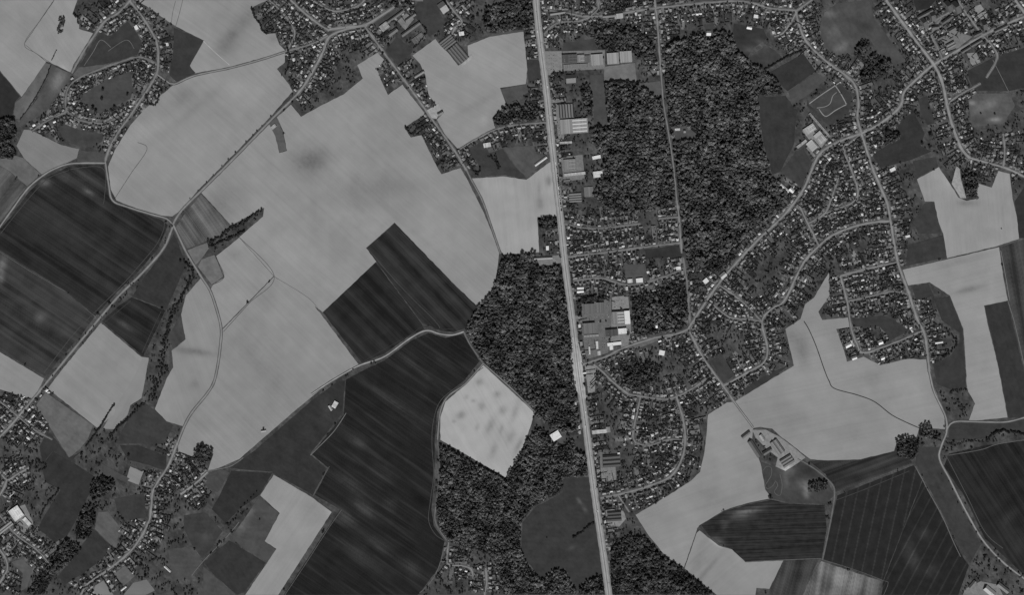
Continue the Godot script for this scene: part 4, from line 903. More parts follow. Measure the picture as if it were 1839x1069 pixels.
func building(b: Array) -> void:
	var root := Node3D.new()
	root.name = numbered(b[0])
	add_child(root)
	root.position = w3(Vector2(b[1], b[2]), 0.06)
	root.rotation.y = -deg_to_rad(b[5])
	var L: float = b[3] * S * 0.5
	var D: float = b[4] * S * 0.5
	var h: float = b[6]
	var g: float = b[7]
	var id := Transform3D.IDENTITY
	tag(root, b[10], b[0].replace("_", " "))
	var wa := Acc.new()
	walls(wa, id, L, D, h, grey(110))
	put(wa.mesh(mat_vertex), "wall", root)
	var bays: int = b[9]
	match b[8]:
		"flat":
			var ra := Acc.new()
			# the roof covering in seamed lengths of slightly different wear
			var k: int = max(3, int(L / 3.0))
			for i in k:
				var x0 := -L + 0.35 + (2.0 * L - 0.7) * i / k
				var x1 := -L + 0.35 + (2.0 * L - 0.7) * (i + 1) / k
				ra.quad(Vector3(x0, h, -D + 0.35), Vector3(x1, h, -D + 0.35), Vector3(x1, h, D - 0.35), Vector3(x0, h, D - 0.35), Vector3.UP, grey(g * rng.randf_range(0.88, 1.06)))
			put(ra.mesh(mat_vertex), "roof", root)
			var pa := Acc.new()
			var rim := grey(min(g + 28, 240))
			for s: float in [-1.0, 1.0]:
				pa.box(id, Vector3(-L, h - 0.1, s * D - 0.2), Vector3(L, h + 0.6, s * D + 0.2), rim)
				pa.box(id, Vector3(s * L - 0.2, h - 0.1, -D + 0.2), Vector3(s * L + 0.2, h + 0.6, D - 0.2), rim)
			put(pa.mesh(mat_vertex), "parapet", root)
			for i in bays:
				if bays < 2:
					break
				var zc := -D + 2.0 * D * (i + 0.5) / bays
				var sk := Acc.new()
				sk.box(id, Vector3(-L * 0.12, h, zc - D * 0.28 / bays), Vector3(L * 0.92, h + 0.5, zc + D * 0.28 / bays), grey(min(g + (58 if bays == 4 else 14), 235)))
				put(sk.mesh(mat_vertex), "skylight", root)
			for i in 1 + bays / 2:
				var ua := Acc.new()
				var ux := -L * rng.randf_range(0.3, 0.85)
				var uz := D * rng.randf_range(-0.75, 0.75)
				ua.box(id, Vector3(ux - 1.4, h, uz - 1.0), Vector3(ux + 1.4, h + 1.5, uz + 1.0), grey(150))
				put(ua.mesh(mat_vertex), "rooftop_unit", root)
		"gable":
			var ra := Acc.new()
			gable(ra, id, L, D, h, D * 0.75, 0.0, grey(g), grey(105))
			var rf := put(ra.mesh(mat_vertex), "roof", root)
			var cap := Acc.new()
			cap.box(id, Vector3(-L - 0.4, h + D * 0.75 - 0.1, -0.3), Vector3(L + 0.4, h + D * 0.75 + 0.15, 0.3), grey(g * 1.25))
			put(cap.mesh(mat_vertex), "ridge_cap", rf)
			var ch := Acc.new()
			ch.box(id, Vector3(L * 0.4, h + D * 0.3, D * 0.25), Vector3(L * 0.4 + 1.2, h + D * 0.75 + 1.2, D * 0.25 + 1.0), grey(90))
			put(ch.mesh(mat_vertex), "chimney", rf)
		"ridges":
			for i in bays:
				var hd := D / bays
				var zc := -D + hd * (2 * i + 1)
				var ra := Acc.new()
				gable(ra, id, L - 0.4, hd - 0.6, h, hd * 0.55, 0.0, grey(g * rng.randf_range(0.95, 1.05)), grey(100), zc)
				var rf := put(ra.mesh(mat_vertex), "roof", root)
				var cap := Acc.new()
				cap.box(id, Vector3(-L, h + hd * 0.55 - 0.15, zc - 0.5), Vector3(L, h + hd * 0.55 + 0.2, zc + 0.5), grey(min(g * 1.6, 200)))
				put(cap.mesh(mat_vertex), "ridge_cap", rf)
				var gut := Acc.new()
				gut.box(id, Vector3(-L, h - 0.2, zc + hd - 0.25), Vector3(L, h + 0.1, zc + hd + 0.25), grey(52))
				put(gut.mesh(mat_vertex), "gutter", rf)
		"saw":
			for i in bays:
				var hw := L / bays
				var xc := -L + hw * (2 * i + 1)
				var ra := Acc.new()
				ra.quad(Vector3(xc - hw, h, -D), Vector3(xc + hw * 0.3, h + 3.0, -D + 6.0), Vector3(xc + hw * 0.3, h + 3.0, D - 2.0), Vector3(xc - hw, h, D), Vector3.UP, grey(g * rng.randf_range(0.95, 1.08)))
				for s: float in [-1.0, 1.0]:
					ra.tri(Vector3(xc - hw, h, s * D), Vector3(xc + hw, h, s * D), Vector3(xc + hw * 0.3, h + 3.0, -D + 6.0 if s < 0 else D - 2.0), Vector3(0, 0.5, s), grey(105))
				var rf := put(ra.mesh(mat_vertex), "roof", root)
				var gl := Acc.new()
				gl.quad(Vector3(xc + hw, h, -D), Vector3(xc + hw * 0.3, h + 3.0, -D + 6.0), Vector3(xc + hw * 0.3, h + 3.0, D - 2.0), Vector3(xc + hw, h, D), Vector3(1, 1, 0), grey(40))
				put(gl.mesh(plain(45, 0.2)), "glazing", rf)
	fill(ribbon(PackedVector2Array([Vector2(b[1], b[2]) - Vector2.RIGHT.rotated(deg_to_rad(b[5])) * b[3] * 0.5, Vector2(b[1], b[2]) + Vector2.RIGHT.rotated(deg_to_rad(b[5])) * b[3] * 0.5]), b[4] + 1.5), 8)

func house_shapes(h: Dictionary, wa: Acc, ra: Acc, ea: Acc, ca: Acc, xf: Transform3D) -> void:
	walls(wa, xf, h.l, h.d, h.h, grey(h.wall))
	gable(ra, xf, h.l, h.d, h.h, h.d * h.pitch, h.d * 0.9 if h.hip else 0.0, grey(h.g), grey(h.wall))
	var s: float = h.side
	ea.box(xf, Vector3(s * h.l * 0.2 - h.el, 0, h.d), Vector3(s * h.l * 0.2 + h.el, h.eh, h.d + h.ed), grey(h.eg))
	ca.box(xf, Vector3(s * h.l * 0.5 - 0.5, h.h + h.d * h.pitch * 0.4, -0.6), Vector3(s * h.l * 0.5 + 0.5, h.h + h.d * h.pitch + 1.1, 0.5), grey(80))

# ---------------------------------------------------------------- trees
var crowns := []
var trunks := []
var tree_meshes := []

func crown_mesh(seed_no: int, m: Material) -> ArrayMesh:
	var r := RandomNumberGenerator.new()
	r.seed = seed_no
	var a := Acc.new()
	var lobes := []
	for i in 7:
		var th := TAU * i / 7.0 + r.randf_range(-0.4, 0.4)
		lobes.append(Vector3(cos(th) * r.randf_range(0.35, 0.62), r.randf_range(-0.35, 0.5), sin(th) * r.randf_range(0.35, 0.62)))
	lobes.append(Vector3(0.05, 0.6, -0.05))
	var centre := Vector3(0, 1.7, 0)
	for q in lobes:
		# each limb ends in a clump: a rough core with loose leaf faces round it
		var rad := r.randf_range(0.36, 0.52)
		var pts := []
		for k in 6:
			var ax: Vector3 = [Vector3.UP, Vector3.DOWN, Vector3.RIGHT, Vector3.LEFT, Vector3.FORWARD, Vector3.BACK][k]
			pts.append(centre + q + (ax + Vector3(r.randf_range(-.3, .3), r.randf_range(-.3, .3), r.randf_range(-.3, .3))) * rad * 0.8)
		for f in [[0, 2, 4], [0, 4, 3], [0, 3, 5], [0, 5, 2], [1, 4, 2], [1, 3, 4], [1, 5, 3], [1, 2, 5]]:
			var t := r.randf_range(0.75, 1.15)
			a.tri(pts[f[0]], pts[f[1]], pts[f[2]], (pts[f[0]] + pts[f[1]] + pts[f[2]]) / 3.0 - centre - q, Color(t, t, t))
		for k in 13:
			var d := Vector3(r.randfn(), r.randfn() * 0.8 + 0.25, r.randfn()).normalized()
			var p: Vector3 = centre + q + d * rad * r.randf_range(0.8, 1.12)
			var tv := d.cross(Vector3(r.randfn(), r.randfn(), r.randfn())).normalized()
			var bt := (d * r.randf_range(-0.5, 0.5) + d.cross(tv)).normalized()
			var sz := r.randf_range(0.12, 0.24)
			var t := r.randf_range(0.7, 1.35)
			a.quad(p - tv * sz, p + bt * sz * 0.7, p + tv * sz, p - bt * sz * 0.8, d, Color(t, t, t))
	return a.mesh(m)

func trunk_mesh(m: Material, seed_no: int) -> ArrayMesh:
	var r := RandomNumberGenerator.new()
	r.seed = seed_no
	var a := Acc.new()
	var limbs := [[Vector3(0, -0.05, 0), Vector3(0.03, 1.35, 0), 0.10, 0.06]]
	for i in 4:
		var th := TAU * i / 4.0 + r.randf() * 0.8
		limbs.append([Vector3(0.02, 0.9 + 0.1 * i, 0), Vector3(cos(th) * 0.5, 1.6 + r.randf() * 0.3, sin(th) * 0.5), 0.045, 0.02])
	for l in limbs:
		var up: Vector3 = (l[1] - l[0]).normalized()
		var sx := up.cross(Vector3(0.3, 0.1, 0.9)).normalized()
		var sz := up.cross(sx)
		for k in 5:
			var d0 := sx * cos(TAU * k / 5.0) + sz * sin(TAU * k / 5.0)
			var d1 := sx * cos(TAU * (k + 1) / 5.0) + sz * sin(TAU * (k + 1) / 5.0)
			a.quad(l[0] + d0 * l[2], l[0] + d1 * l[2], l[1] + d1 * l[3], l[1] + d0 * l[3], d0 + d1, Color(1, 1, 1))
	return a.mesh(m)

func make_tree_stock() -> void:
	var leaf := vertex_material(0.8)
	var bark := plain(58, 0.95)
	for i in 4:
		crowns.append(crown_mesh(31 + i, leaf))
		trunks.append(trunk_mesh(bark, 71 + i))
		var both := ArrayMesh.new()
		both.add_surface_from_arrays(Mesh.PRIMITIVE_TRIANGLES, trunks[i].surface_get_arrays(0))
		both.surface_set_material(0, bark)
		both.add_surface_from_arrays(Mesh.PRIMITIVE_TRIANGLES, crowns[i].surface_get_arrays(0))
		both.surface_set_material(1, leaf)
		tree_meshes.append(both)

func tree_mass(called: String, spots: Array, label: String, category: String, kind_of := "stuff") -> void:
	# spots: [Vector2 pixel, radius m, height factor, grey]; one object, four crown shapes
	var root := Node3D.new()
	root.name = numbered(called)
	add_child(root)
	tag(root, label, category, "", kind_of)
	for s in 4:
		var mine := []
		for i in spots.size():
			if i % 4 == s:
				mine.append(spots[i])
		if mine.is_empty():
			continue
		var mm := MultiMesh.new()
		mm.transform_format = MultiMesh.TRANSFORM_3D
		mm.use_colors = true
		mm.mesh = tree_meshes[s]
		mm.instance_count = mine.size()
		for i in mine.size():
			var t: Array = mine[i]
			var b := Basis(Vector3.UP, rng.randf() * TAU).scaled(Vector3(t[1], t[1] * t[2], t[1]))
			mm.set_instance_transform(i, Transform3D(b, w3(t[0], 0.0)))
			mm.set_instance_color(i, grey(t[3]))
		var o := MultiMeshInstance3D.new()
		o.multimesh = mm
		o.name = "trees"
		o.set_meta("kind", "stuff")
		root.add_child(o, true)

func single_tree(p: Vector2, r: float, hf: float, g: float, label: String, group: String) -> void:
	var k := rng.randi() % 4
	var root := Node3D.new()
	root.name = numbered("tree")
	add_child(root)
	root.transform = Transform3D(Basis(Vector3.UP, rng.randf() * TAU).scaled(Vector3(r, r * hf, r)), w3(p, 0.0))
	tag(root, label, "tree", group)
	put(trunks[k], "trunk", root)
	var c := put(crowns[k], "crown", root)
	var gi := int(g / 4.0) * 4
	var key := "leaf%d" % gi
	if not mats.has(key):
		var m := vertex_material(0.8)
		m.albedo_color = grey(gi).linear_to_srgb()
		mats[key] = m
	c.material_override = mats[key]

# ---------------------------------------------------------------- vehicles
var car0: Node3D
var lorry0: Node3D
func make_car() -> Node3D:
	var root := Node3D.new()
	var id := Transform3D.IDENTITY
	var b := Acc.new()
	# lower body with sloping bonnet and tail, then the pillars and roof
	var prof := [Vector2(-2.15, .35), Vector2(-2.2, .75), Vector2(-1.9, .95), Vector2(1.0, .98), Vector2(2.1, .8), Vector2(2.2, .4)]
	for i in prof.size():
		var p: Vector2 = prof[i]
		var q: Vector2 = prof[(i + 1) % prof.size()]
		b.quad(Vector3(p.x, p.y, -.9), Vector3(q.x, q.y, -.9), Vector3(q.x, q.y, .9), Vector3(p.x, p.y, .9), Vector3((p.x + q.x) * .5, (p.y + q.y) * .5 - .65, 0), Color(1, 1, 1))
	for s: float in [-1.0, 1.0]:
		for i in range(1, prof.size() - 1):
			b.tri(Vector3(prof[0].x, prof[0].y, s * .9), Vector3(prof[i].x, prof[i].y, s * .9), Vector3(prof[i + 1].x, prof[i + 1].y, s * .9), Vector3(0, 0, s), Color(1, 1, 1))
	put(b.mesh(vertex_material(0.35)), "body", root)
	var r := Acc.new()
	r.quad(Vector3(-1.3, 1.45, -.68), Vector3(.35, 1.45, -.68), Vector3(.35, 1.45, .68), Vector3(-1.3, 1.45, .68), Vector3.UP, Color(1, 1, 1))
	put(r.mesh(vertex_material(0.35)), "roof", root)
	var w := Acc.new()
	var lo := [Vector3(-1.85, .96, -.84), Vector3(1.0, .98, -.84), Vector3(1.0, .98, .84), Vector3(-1.85, .96, .84)]
	var hi := [Vector3(-1.3, 1.44, -.68), Vector3(.35, 1.44, -.68), Vector3(.35, 1.44, .68), Vector3(-1.3, 1.44, .68)]
	for i in 4:
		var j := (i + 1) % 4
		w.quad(lo[i], lo[j], hi[j], hi[i], (lo[i] + lo[j]) * .5 - Vector3(-.4, .8, 0), grey(30))
	put(w.mesh(plain(30, 0.1)), "window", root)
	var cyl := CylinderMesh.new()
	cyl.top_radius = .33
	cyl.bottom_radius = .33
	cyl.height = .22
	cyl.radial_segments = 10
	cyl.rings = 0
	cyl.material = plain(28, 0.9)
	for x in [-1.35, 1.35]:
		for z in [-.8, .8]:
			var o := put(cyl, "wheel", root)
			o.position = Vector3(x, .33, z)
			o.rotation.x = PI / 2
	return root

func make_lorry() -> Node3D:
	var root := Node3D.new()
	var id := Transform3D.IDENTITY
	var t := Acc.new()
	t.box(id, Vector3(-7.5, 1.1, -1.25), Vector3(4.2, 3.9, 1.25), grey(215))
	put(t.mesh(mat_vertex), "trailer", root)
	var c := Acc.new()
	c.box(id, Vector3(4.7, .5, -1.2), Vector3(6.7, 3.2, 1.2), grey(150))
	put(c.mesh(mat_vertex), "cab", root)
	var ch := Acc.new()
	ch.box(id, Vector3(-7.3, .7, -.5), Vector3(5.0, 1.1, .5), grey(45))
	put(ch.mesh(mat_vertex), "chassis", root)
	var cyl := CylinderMesh.new()
	cyl.top_radius = .5
	cyl.bottom_radius = .5
	cyl.height = .3
	cyl.radial_segments = 10
	cyl.rings = 0
	cyl.material = plain(28, 0.9)
	for x in [-6.2, -4.9, 3.2, 5.6]:
		for z in [-1.05, 1.05]:
			var o := put(cyl, "wheel", root)
			o.position = Vector3(x, .5, z)
			o.rotation.x = PI / 2
	return root

func park(proto: Node3D, called: String, p: Vector2, y: float, ang: float, g: float, label: String, category: String, group: String) -> void:
	var o: Node3D = proto.duplicate()
	o.name = numbered(called)
	add_child(o)
	o.position = w3(p, y)
	o.rotation.y = -ang
	for part in ["body", "roof"]:
		if o.has_node(part):
			var key := "paint%d" % int(g)
			if not mats.has(key):
				var m := vertex_material(0.35)
				m.albedo_color = grey(g).linear_to_srgb()
				mats[key] = m
			o.get_node(part).material_override = mats[key]
	tag(o, label, category, group)

func hedge_mesh(a: Acc, p: Vector2, q: Vector2, w: float, h: float, g: float) -> void:
	# a clipped but uneven hedge along p-q (traced pixels), in short lengths of varying height and width
	var d := (q - p)
	var n: int = max(1, int(d.length() * S / 4.0))
	var ang := d.angle()
	for i in n:
		var c := p.lerp(q, (i + 0.5) / n)
		var len := d.length() * S / n * 0.5 + 0.15
		var hw := w * 0.5 * rng.randf_range(0.75, 1.3)
		var hh := h * rng.randf_range(0.8, 1.2)
		var xf := Transform3D(Basis(Vector3.UP, -ang), w3(c, 0.0))
		var col := grey(g * rng.randf_range(0.8, 1.2))
		var tp := 0.7
		for s: float in [-1.0, 1.0]:
			a.quad(xf * Vector3(-len, 0, s * hw), xf * Vector3(len, 0, s * hw), xf * Vector3(len * .9, hh, s * hw * tp), xf * Vector3(-len * .9, hh, s * hw * tp), xf.basis.z * s, col)
			a.quad(xf * Vector3(s * len, 0, -hw), xf * Vector3(s * len, 0, hw), xf * Vector3(s * len * .9, hh, hw * tp), xf * Vector3(s * len * .9, hh, -hw * tp), xf.basis.x * s, col)
		a.quad(xf * Vector3(-len * .9, hh, -hw * tp), xf * Vector3(len * .9, hh, -hw * tp), xf * Vector3(len * .9, hh, hw * tp), xf * Vector3(-len * .9, hh, hw * tp), Vector3.UP, col)

func tone_word(g: float) -> String:
	return "dark" if g < 66 else ("grey" if g < 104 else ("pale" if g < 165 else "white"))

# ---------------------------------------------------------------- scene
func _ready() -> void:
	# camera, sky, sun, exposure
	var cam := Camera3D.new()
	cam.name = "camera"
	add_child(cam)
	cam.position = Vector3(0, 9000, 0)
	cam.rotation_degrees = Vector3(-90, 0, 0)
	cam.fov = rad_to_deg(2.0 * atan(PH * S * 0.5 / 9000.0))
	cam.near = 10.0
	cam.far = 40000.0
	cam.current = true
	var env := Environment.new()
	env.background_mode = Environment.BG_SKY
	var sky := Sky.new()
	var sm := ProceduralSkyMaterial.new()
	sm.sky_top_color = Color(0.42, 0.42, 0.42)
	sm.sky_horizon_color = Color(0.62, 0.62, 0.62)
	sm.ground_bottom_color = Color(0.2, 0.2, 0.2)
	sm.ground_horizon_color = Color(0.5, 0.5, 0.5)
	sky.sky_material = sm
	env.sky = sky
	env.background_energy_multiplier = 0.55
	env.tonemap_mode = Environment.TONE_MAPPER_LINEAR
	env.tonemap_exposure = EXPOSURE
	env.sdfgi_enabled = true
	env.ssao_enabled = true
	env.ssil_enabled = true
	var we := WorldEnvironment.new()
	we.name = "daylight"
	we.environment = env
	add_child(we)
	var sun := DirectionalLight3D.new()
	sun.name = "sun"
	add_child(sun)
	sun.light_color = Color(1, 1, 1)
	sun.light_energy = 1.4
	sun.light_angular_distance = 0.5
	sun.shadow_enabled = true
	sun.look_at_from_position(Vector3.ZERO, Vector3(-0.07, -0.88, -1.0))

	rng.seed = 20240611
	noise.seed = 77
	noise.noise_type = FastNoiseLite.TYPE_SIMPLEX_SMOOTH
	noise.frequency = 0.01
	noise.fractal_octaves = 3
	mat_vertex = vertex_material()
	fmask.resize(PW * PH)
	lawn.resize(PW * PH)
	make_tree_stock()

	# ---- ground out to the horizon
	var ga := Acc.new()
	ga.quad(Vector3(-30000, 0, -30000), Vector3(30000, 0, -30000), Vector3(30000, 0, 30000), Vector3(-30000, 0, 30000), Vector3.UP, grey(74))
	tag(put(ga.mesh(mat_vertex), "ground"), "grassy ground under and around the villages", "ground", "", "structure")

	# ---- masks
	var fpolys := []
	for f in FIELDS:
		var p := ragged_outline(poly(f[5]), 0.9)
		fpolys.append(p)
		fill(p, 33 if f[0] == "clearing" else 1)
	for w in WOODS:
		fill(poly(w[4]), 2)
	var rpolys := []
	for r in ROADS:
		var p := smooth(poly(r[5]))
		rpolys.append(p)
		fill(ribbon(p, r[1] + 1.5), 4)
	var main_line := smooth(poly("962,-6 966,40 972,90 979,145 984,190 990,250 999,330 1006,390 1013,460 1019,510 1027,570 1033,620 1040,680 1050,750 1060,830 1068,890 1076,945 1086,1015 1094,1075"), 4.0)
	fill(ribbon(main_line, 15.0), 4)
	for y in YARDS:
		fill(poly(y[2]), 16)
	for b in BUILDINGS:
		building(b)

	# ---- fields
	for i in FIELDS.size():
		var f: Array = FIELDS[i]
		var parts := [fpolys[i]]
		var box := Rect2(fpolys[i][0], Vector2.ZERO)
		for q in fpolys[i]:
			box = box.expand(q)
		for j in i:
			var ob := Rect2(fpolys[j][0], Vector2.ZERO)
			for q in fpolys[j]:
				ob = ob.expand(q)
			if not box.intersects(ob):
				continue
			var left := []
			for p in parts:
				for c in Geometry2D.clip_polygons(p, fpolys[j]):
					if not Geometry2D.is_polygon_clockwise(c) == Geometry2D.is_polygon_clockwise(p) and parts.size() == 1 and Geometry2D.clip_polygons(p, fpolys[j]).size() > 1:
						continue
					left.append(c)
			parts = left
		var big: PackedVector2Array = PackedVector2Array()
		var area := 0.0
		for p in parts:
			var s := 0.0
			for k in p.size():
				s += p[k].cross(p[(k + 1) % p.size()])
			if abs(s) > area:
				area = abs(s)
				big = p
		if big.is_empty():
			continue
		var m := sheet(big, 0.12 + 0.003 * i, 1.4 if f[2] in ["crop", "blur", "stripe", "tram"] else 2.0, f[1], f[2], f[3], 0.0)
		if m:
			tag(put(m, f[0]), f[4], f[0], "", "structure")

	# ---- tracks, yards, roads
	for i in TRACKS.size():
		var t: Array = TRACKS[i]
		tag(put(strip(smooth(poly(t[4]), 3.0), t[1], 0.55 + 0.008 * i, t[2], 0.10), t[0]), t[3], t[0].replace("_", " "), "", "structure")
	for i in YARDS.size():
		var m := sheet(poly(YARDS[i][2]), 0.95 + 0.01 * i, 2.0, YARDS[i][0], "yard", 0, 0.5)
		if m:
			tag(put(m, "paved_yard"), YARDS[i][1], "yard", "", "structure")
	for i in ROADS.size():
		var r: Array = ROADS[i]
		var rd := put(strip(rpolys[i], r[1] * (0.68 if r[3] > 0 else 0.8), 1.2 + 0.01 * i, r[2], 0.12), r[0])
		tag(rd, r[4], r[0].replace("_", " "), "", "structure")
		if r[3] > 0:
			put(strip(rpolys[i], r[1] + 2.2, 0.56 + 0.004 * i, 92, 0.42), "pavement", rd)
		else:
			put(strip(rpolys[i], r[1] + 1.9, 0.56 + 0.004 * i, 82, 0.2), "verge", rd)
	tag(put(strip(main_line, 12.5, 2.06, 122, 0.14), "main_road_verge"), "paved and gravelled verge of the straight main road", "verge", "", "structure")
	var mr := put(strip(main_line, 9.4, 2.10, 150, 0.05), "main_road")
	tag(mr, "wide straight pale main road crossing the whole district", "road", "", "structure")
	put(strip(main_line, 0.9, 2.15, 92, 0.12), "median", mr)
	for s: float in [-1.0, 1.0]:
		put(strip(main_line, 0.5, 2.15, 108, 0.12, s * 3.9), "gutter", mr)
		var dash := Acc.new()
		for i in main_line.size() - 1:
			var d := (main_line[i + 1] - main_line[i]).normalized()
			var nn := Vector2(-d.y, d.x)
			var a := main_line[i] + nn * s * 2.2
			dash.quad(w3(a + nn * .05, 2.16), w3(a + nn * .05 + d * 1.4, 2.16), w3(a - nn * .05 + d * 1.4, 2.16), w3(a - nn * .05, 2.16), Vector3.UP, grey(225))
		put(dash.mesh(mat_vertex), "lane_marking", mr)
	tag(put(sheet(poly("1026,612 1036,606 1044,640 1050,690 1052,716 1044,716 1034,700 1026,690 1030,664 1024,645"), 2.12, 2.0, 160, "meadow", 0, 0.9), "road_works"), "bright bare roadworks strip on the main road junction", "roadworks", "", "structure")

	# ---- houses along the streets
	var houses := []
	var sheds := []
	var hedges := []
	var trees := []          # [pixel, radius, height factor, grey, label, group]
	var drives := Acc.new()
	for i in PW * PH:
		lawn[i] = 0
	ROADS.append(["road", 13.5, 0, 17, "straight main road", ""])
	rpolys.append(main_line)
	for ri in ROADS.size():
		var r: Array = ROADS[ri]
		if r[3] <= 0:
			continue
		var p: PackedVector2Array = rpolys[ri]
		for lane in 4:
			var side := -1.0 if lane % 2 == 0 else 1.0
			var back := 0.0 if lane < 2 else 34.0
			if back > 0.0 and ri == ROADS.size() - 1:
				continue
			var seg := 0
			var at := rng.randf_range(1.0, 4.0)
			while seg < p.size() - 1:
				var sl := p[seg].distance_to(p[seg + 1])
				if at > sl:
					at -= sl
					seg += 1
					continue
				var d := (p[seg + 1] - p[seg]).normalized()
				var nn: Vector2 = Vector2(-d.y, d.x) * side
				var o: Vector2 = p[seg] + d * at + nn * back / S
				if back > 0.0 and (rng.randf() < 0.5 or mask(o + nn * 6.0) & 0x87):
					at += r[3] / S
					continue
				var lot: float = (r[3] + 5.0) * rng.randf_range(0.8, 1.4)
				at += lot / S
				var depth := rng.randf_range(56.0, 92.0)
				var hd := rng.randf_range(4.4, 6.6)
				var hl: float = min(rng.randf_range(5.8, 10.2), lot * 0.44)
				var set_back := rng.randf_range(4.0, 14.0)
				var c: Vector2 = o + nn * (r[1] * 0.5 + (set_back + hd) / S)
				if mask(c) & 0xBF or mask(c + d * hl / S) & 0xBF or mask(c - d * hl / S) & 0xBF or mask(c + nn * hd / S) & 0xBF or mask(c + nn * (hd + 5.0) / S) & 1:
					if mask(c) & 2 == 0 or rng.randf() > 0.12:
						continue
				var ang := d.angle() + rng.randf_range(-0.06, 0.06)
				var turn := rng.randf() < 0.22
				var roll := rng.randf()
				var g := 54.0 if roll < 0.22 else (92.0 if roll < 0.58 else (134.0 if roll < 0.94 else 195.0))
				g *= rng.randf_range(0.85, 1.15)
				houses.append({"p": c, "a": ang + (PI / 2 if turn else 0.0) + (PI if side < 0 else 0.0), "l": hl, "d": hd, "h": rng.randf_range(3.4, 6.2), "pitch": rng.randf_range(0.55, 0.95), "hip": rng.randf() < 0.35, "g": g, "wall": rng.randf_range(90, 190), "side": 1.0 if rng.randf() < 0.5 else -1.0, "el": rng.randf_range(1.6, 2.6), "ed": rng.randf_range(2.5, 5.0), "eh": 2.9, "eg": [66.0, 95.0, 125.0, 170.0][rng.randi() % 4], "road": ri})
				fill(ribbon(PackedVector2Array([c - d * (hl + 1.0) / S, c + d * (hl + 1.0) / S]), (hd * 2.0 + 2.0) / S), 8)
				# the lot's lawn
				var e0: Vector2 = o + nn * r[1] * 0.5 - d * lot * 0.5 / S
				var e1: Vector2 = o + nn * r[1] * 0.5 + d * lot * 0.5 / S
				var dd: Vector2 = nn * depth / S
				fill(PackedVector2Array([e0, e1, e1 + dd, e0 + dd]), 0, true, int(clamp(rng.randfn(75, 19), 44, 128)))
				# drive and terrace
				var dw := rng.randf_range(3.0, 9.0)
				var k0: Vector2 = e0 + d * 1.0 / S
				drives.quad(w3(k0, 0.09), w3(k0 + d * dw / S, 0.09), w3(k0 + d * dw / S + nn * (set_back + hd) / S, 0.09), w3(k0 + nn * (set_back + hd) / S, 0.09), Vector3.UP, grey(rng.randf_range(88, 140)))
				if rng.randf() < 0.7:
					var tc: Vector2 = c + nn * (hd + 2.5) / S
					var tw := rng.randf_range(2.0, 4.5)
					var td := rng.randf_range(1.8, 3.6)
					drives.quad(w3(tc - d * tw / S - nn * td / S, 0.09), w3(tc + d * tw / S - nn * td / S, 0.09), w3(tc + d * tw / S + nn * td / S, 0.09), w3(tc - d * tw / S + nn * td / S, 0.09), Vector3.UP, grey(rng.randf_range(84, 150)))
				# shed
				for sn in (rng.randi() % 3):
					var sp: Vector2 = o + nn * (r[1] * 0.5 + rng.randf_range(30, depth * 0.9) / S) + d * rng.randf_range(-0.35, 0.35) * lot / S
					if mask(sp) == 0 or mask(sp) == 32:
						sheds.append({"p": sp, "a": ang + rng.randf_range(-0.2, 0.2), "l": rng.randf_range(2.0, 6.5), "d": rng.randf_range(1.6, 3.2), "g": [56.0, 78.0, 105.0, 150.0, 205.0][rng.randi() % 5] * rng.randf_range(0.9, 1.1), "road": ri})
				# hedges
				if rng.randf() < 0.75:
					var h0: Vector2 = e0 + nn * rng.randf_range(10, 22) / S
					var h1: Vector2 = e0 + dd * rng.randf_range(0.8, 1.0)
					if not (mask(h1) & 0x0D) and not (mask(h0) & 0x05):
						hedges.append([h0, h1, ri])
				if rng.randf() < 0.5:
					var h0: Vector2 = e0 + dd
					var h1: Vector2 = e1 + dd
					if not (mask(h1) & 0x0D) and not (mask(h0) & 0x0D):
						hedges.append([h0, h1, ri])
				# garden trees
				for k in rng.randi_range(3, 7):
					var tp: Vector2 = o + nn * (r[1] * 0.5 + rng.randf_range(16, depth) / S) + d * rng.randf_range(-0.5, 0.5) * lot / S
					if mask(tp) & 0x3F == 0:
						trees.append([tp, rng.randf_range(2.2, 4.4) * (1.5 if rng.randf() < 0.2 else 1.0), rng.randf_range(0.45, 0.75), rng.randf_range(44, 86), "garden tree off the " + r[4], "garden trees"])
				if rng.randf() < 0.3:
					var tp: Vector2 = o + nn * (r[1] * 0.5 + 2.5 / S) + d * 0.4 * lot / S
					if mask(tp) & 0x1B == 0:
						trees.append([tp, rng.randf_range(1.3, 2.4), 0.8, rng.randf_range(44, 72), "kerbside tree on the " + r[4], "garden trees"])
	tag(put(drives.mesh(mat_vertex), "driveways"), "pale drives and terraces beside the village houses", "paving", "", "structure")

	# ---- garden ground: lots, verges, rough grass, wood floor
	var gv := PackedVector3Array()
	var gn := PackedVector3Array()
	var gc := PackedColorArray()
	var gi := PackedInt32Array()
	var cell := 2
	var gx := PW / cell + 1
	var gy := PH / cell + 1
	var gid := PackedInt32Array()
	gid.resize(gx * gy)
	gid.fill(-1)
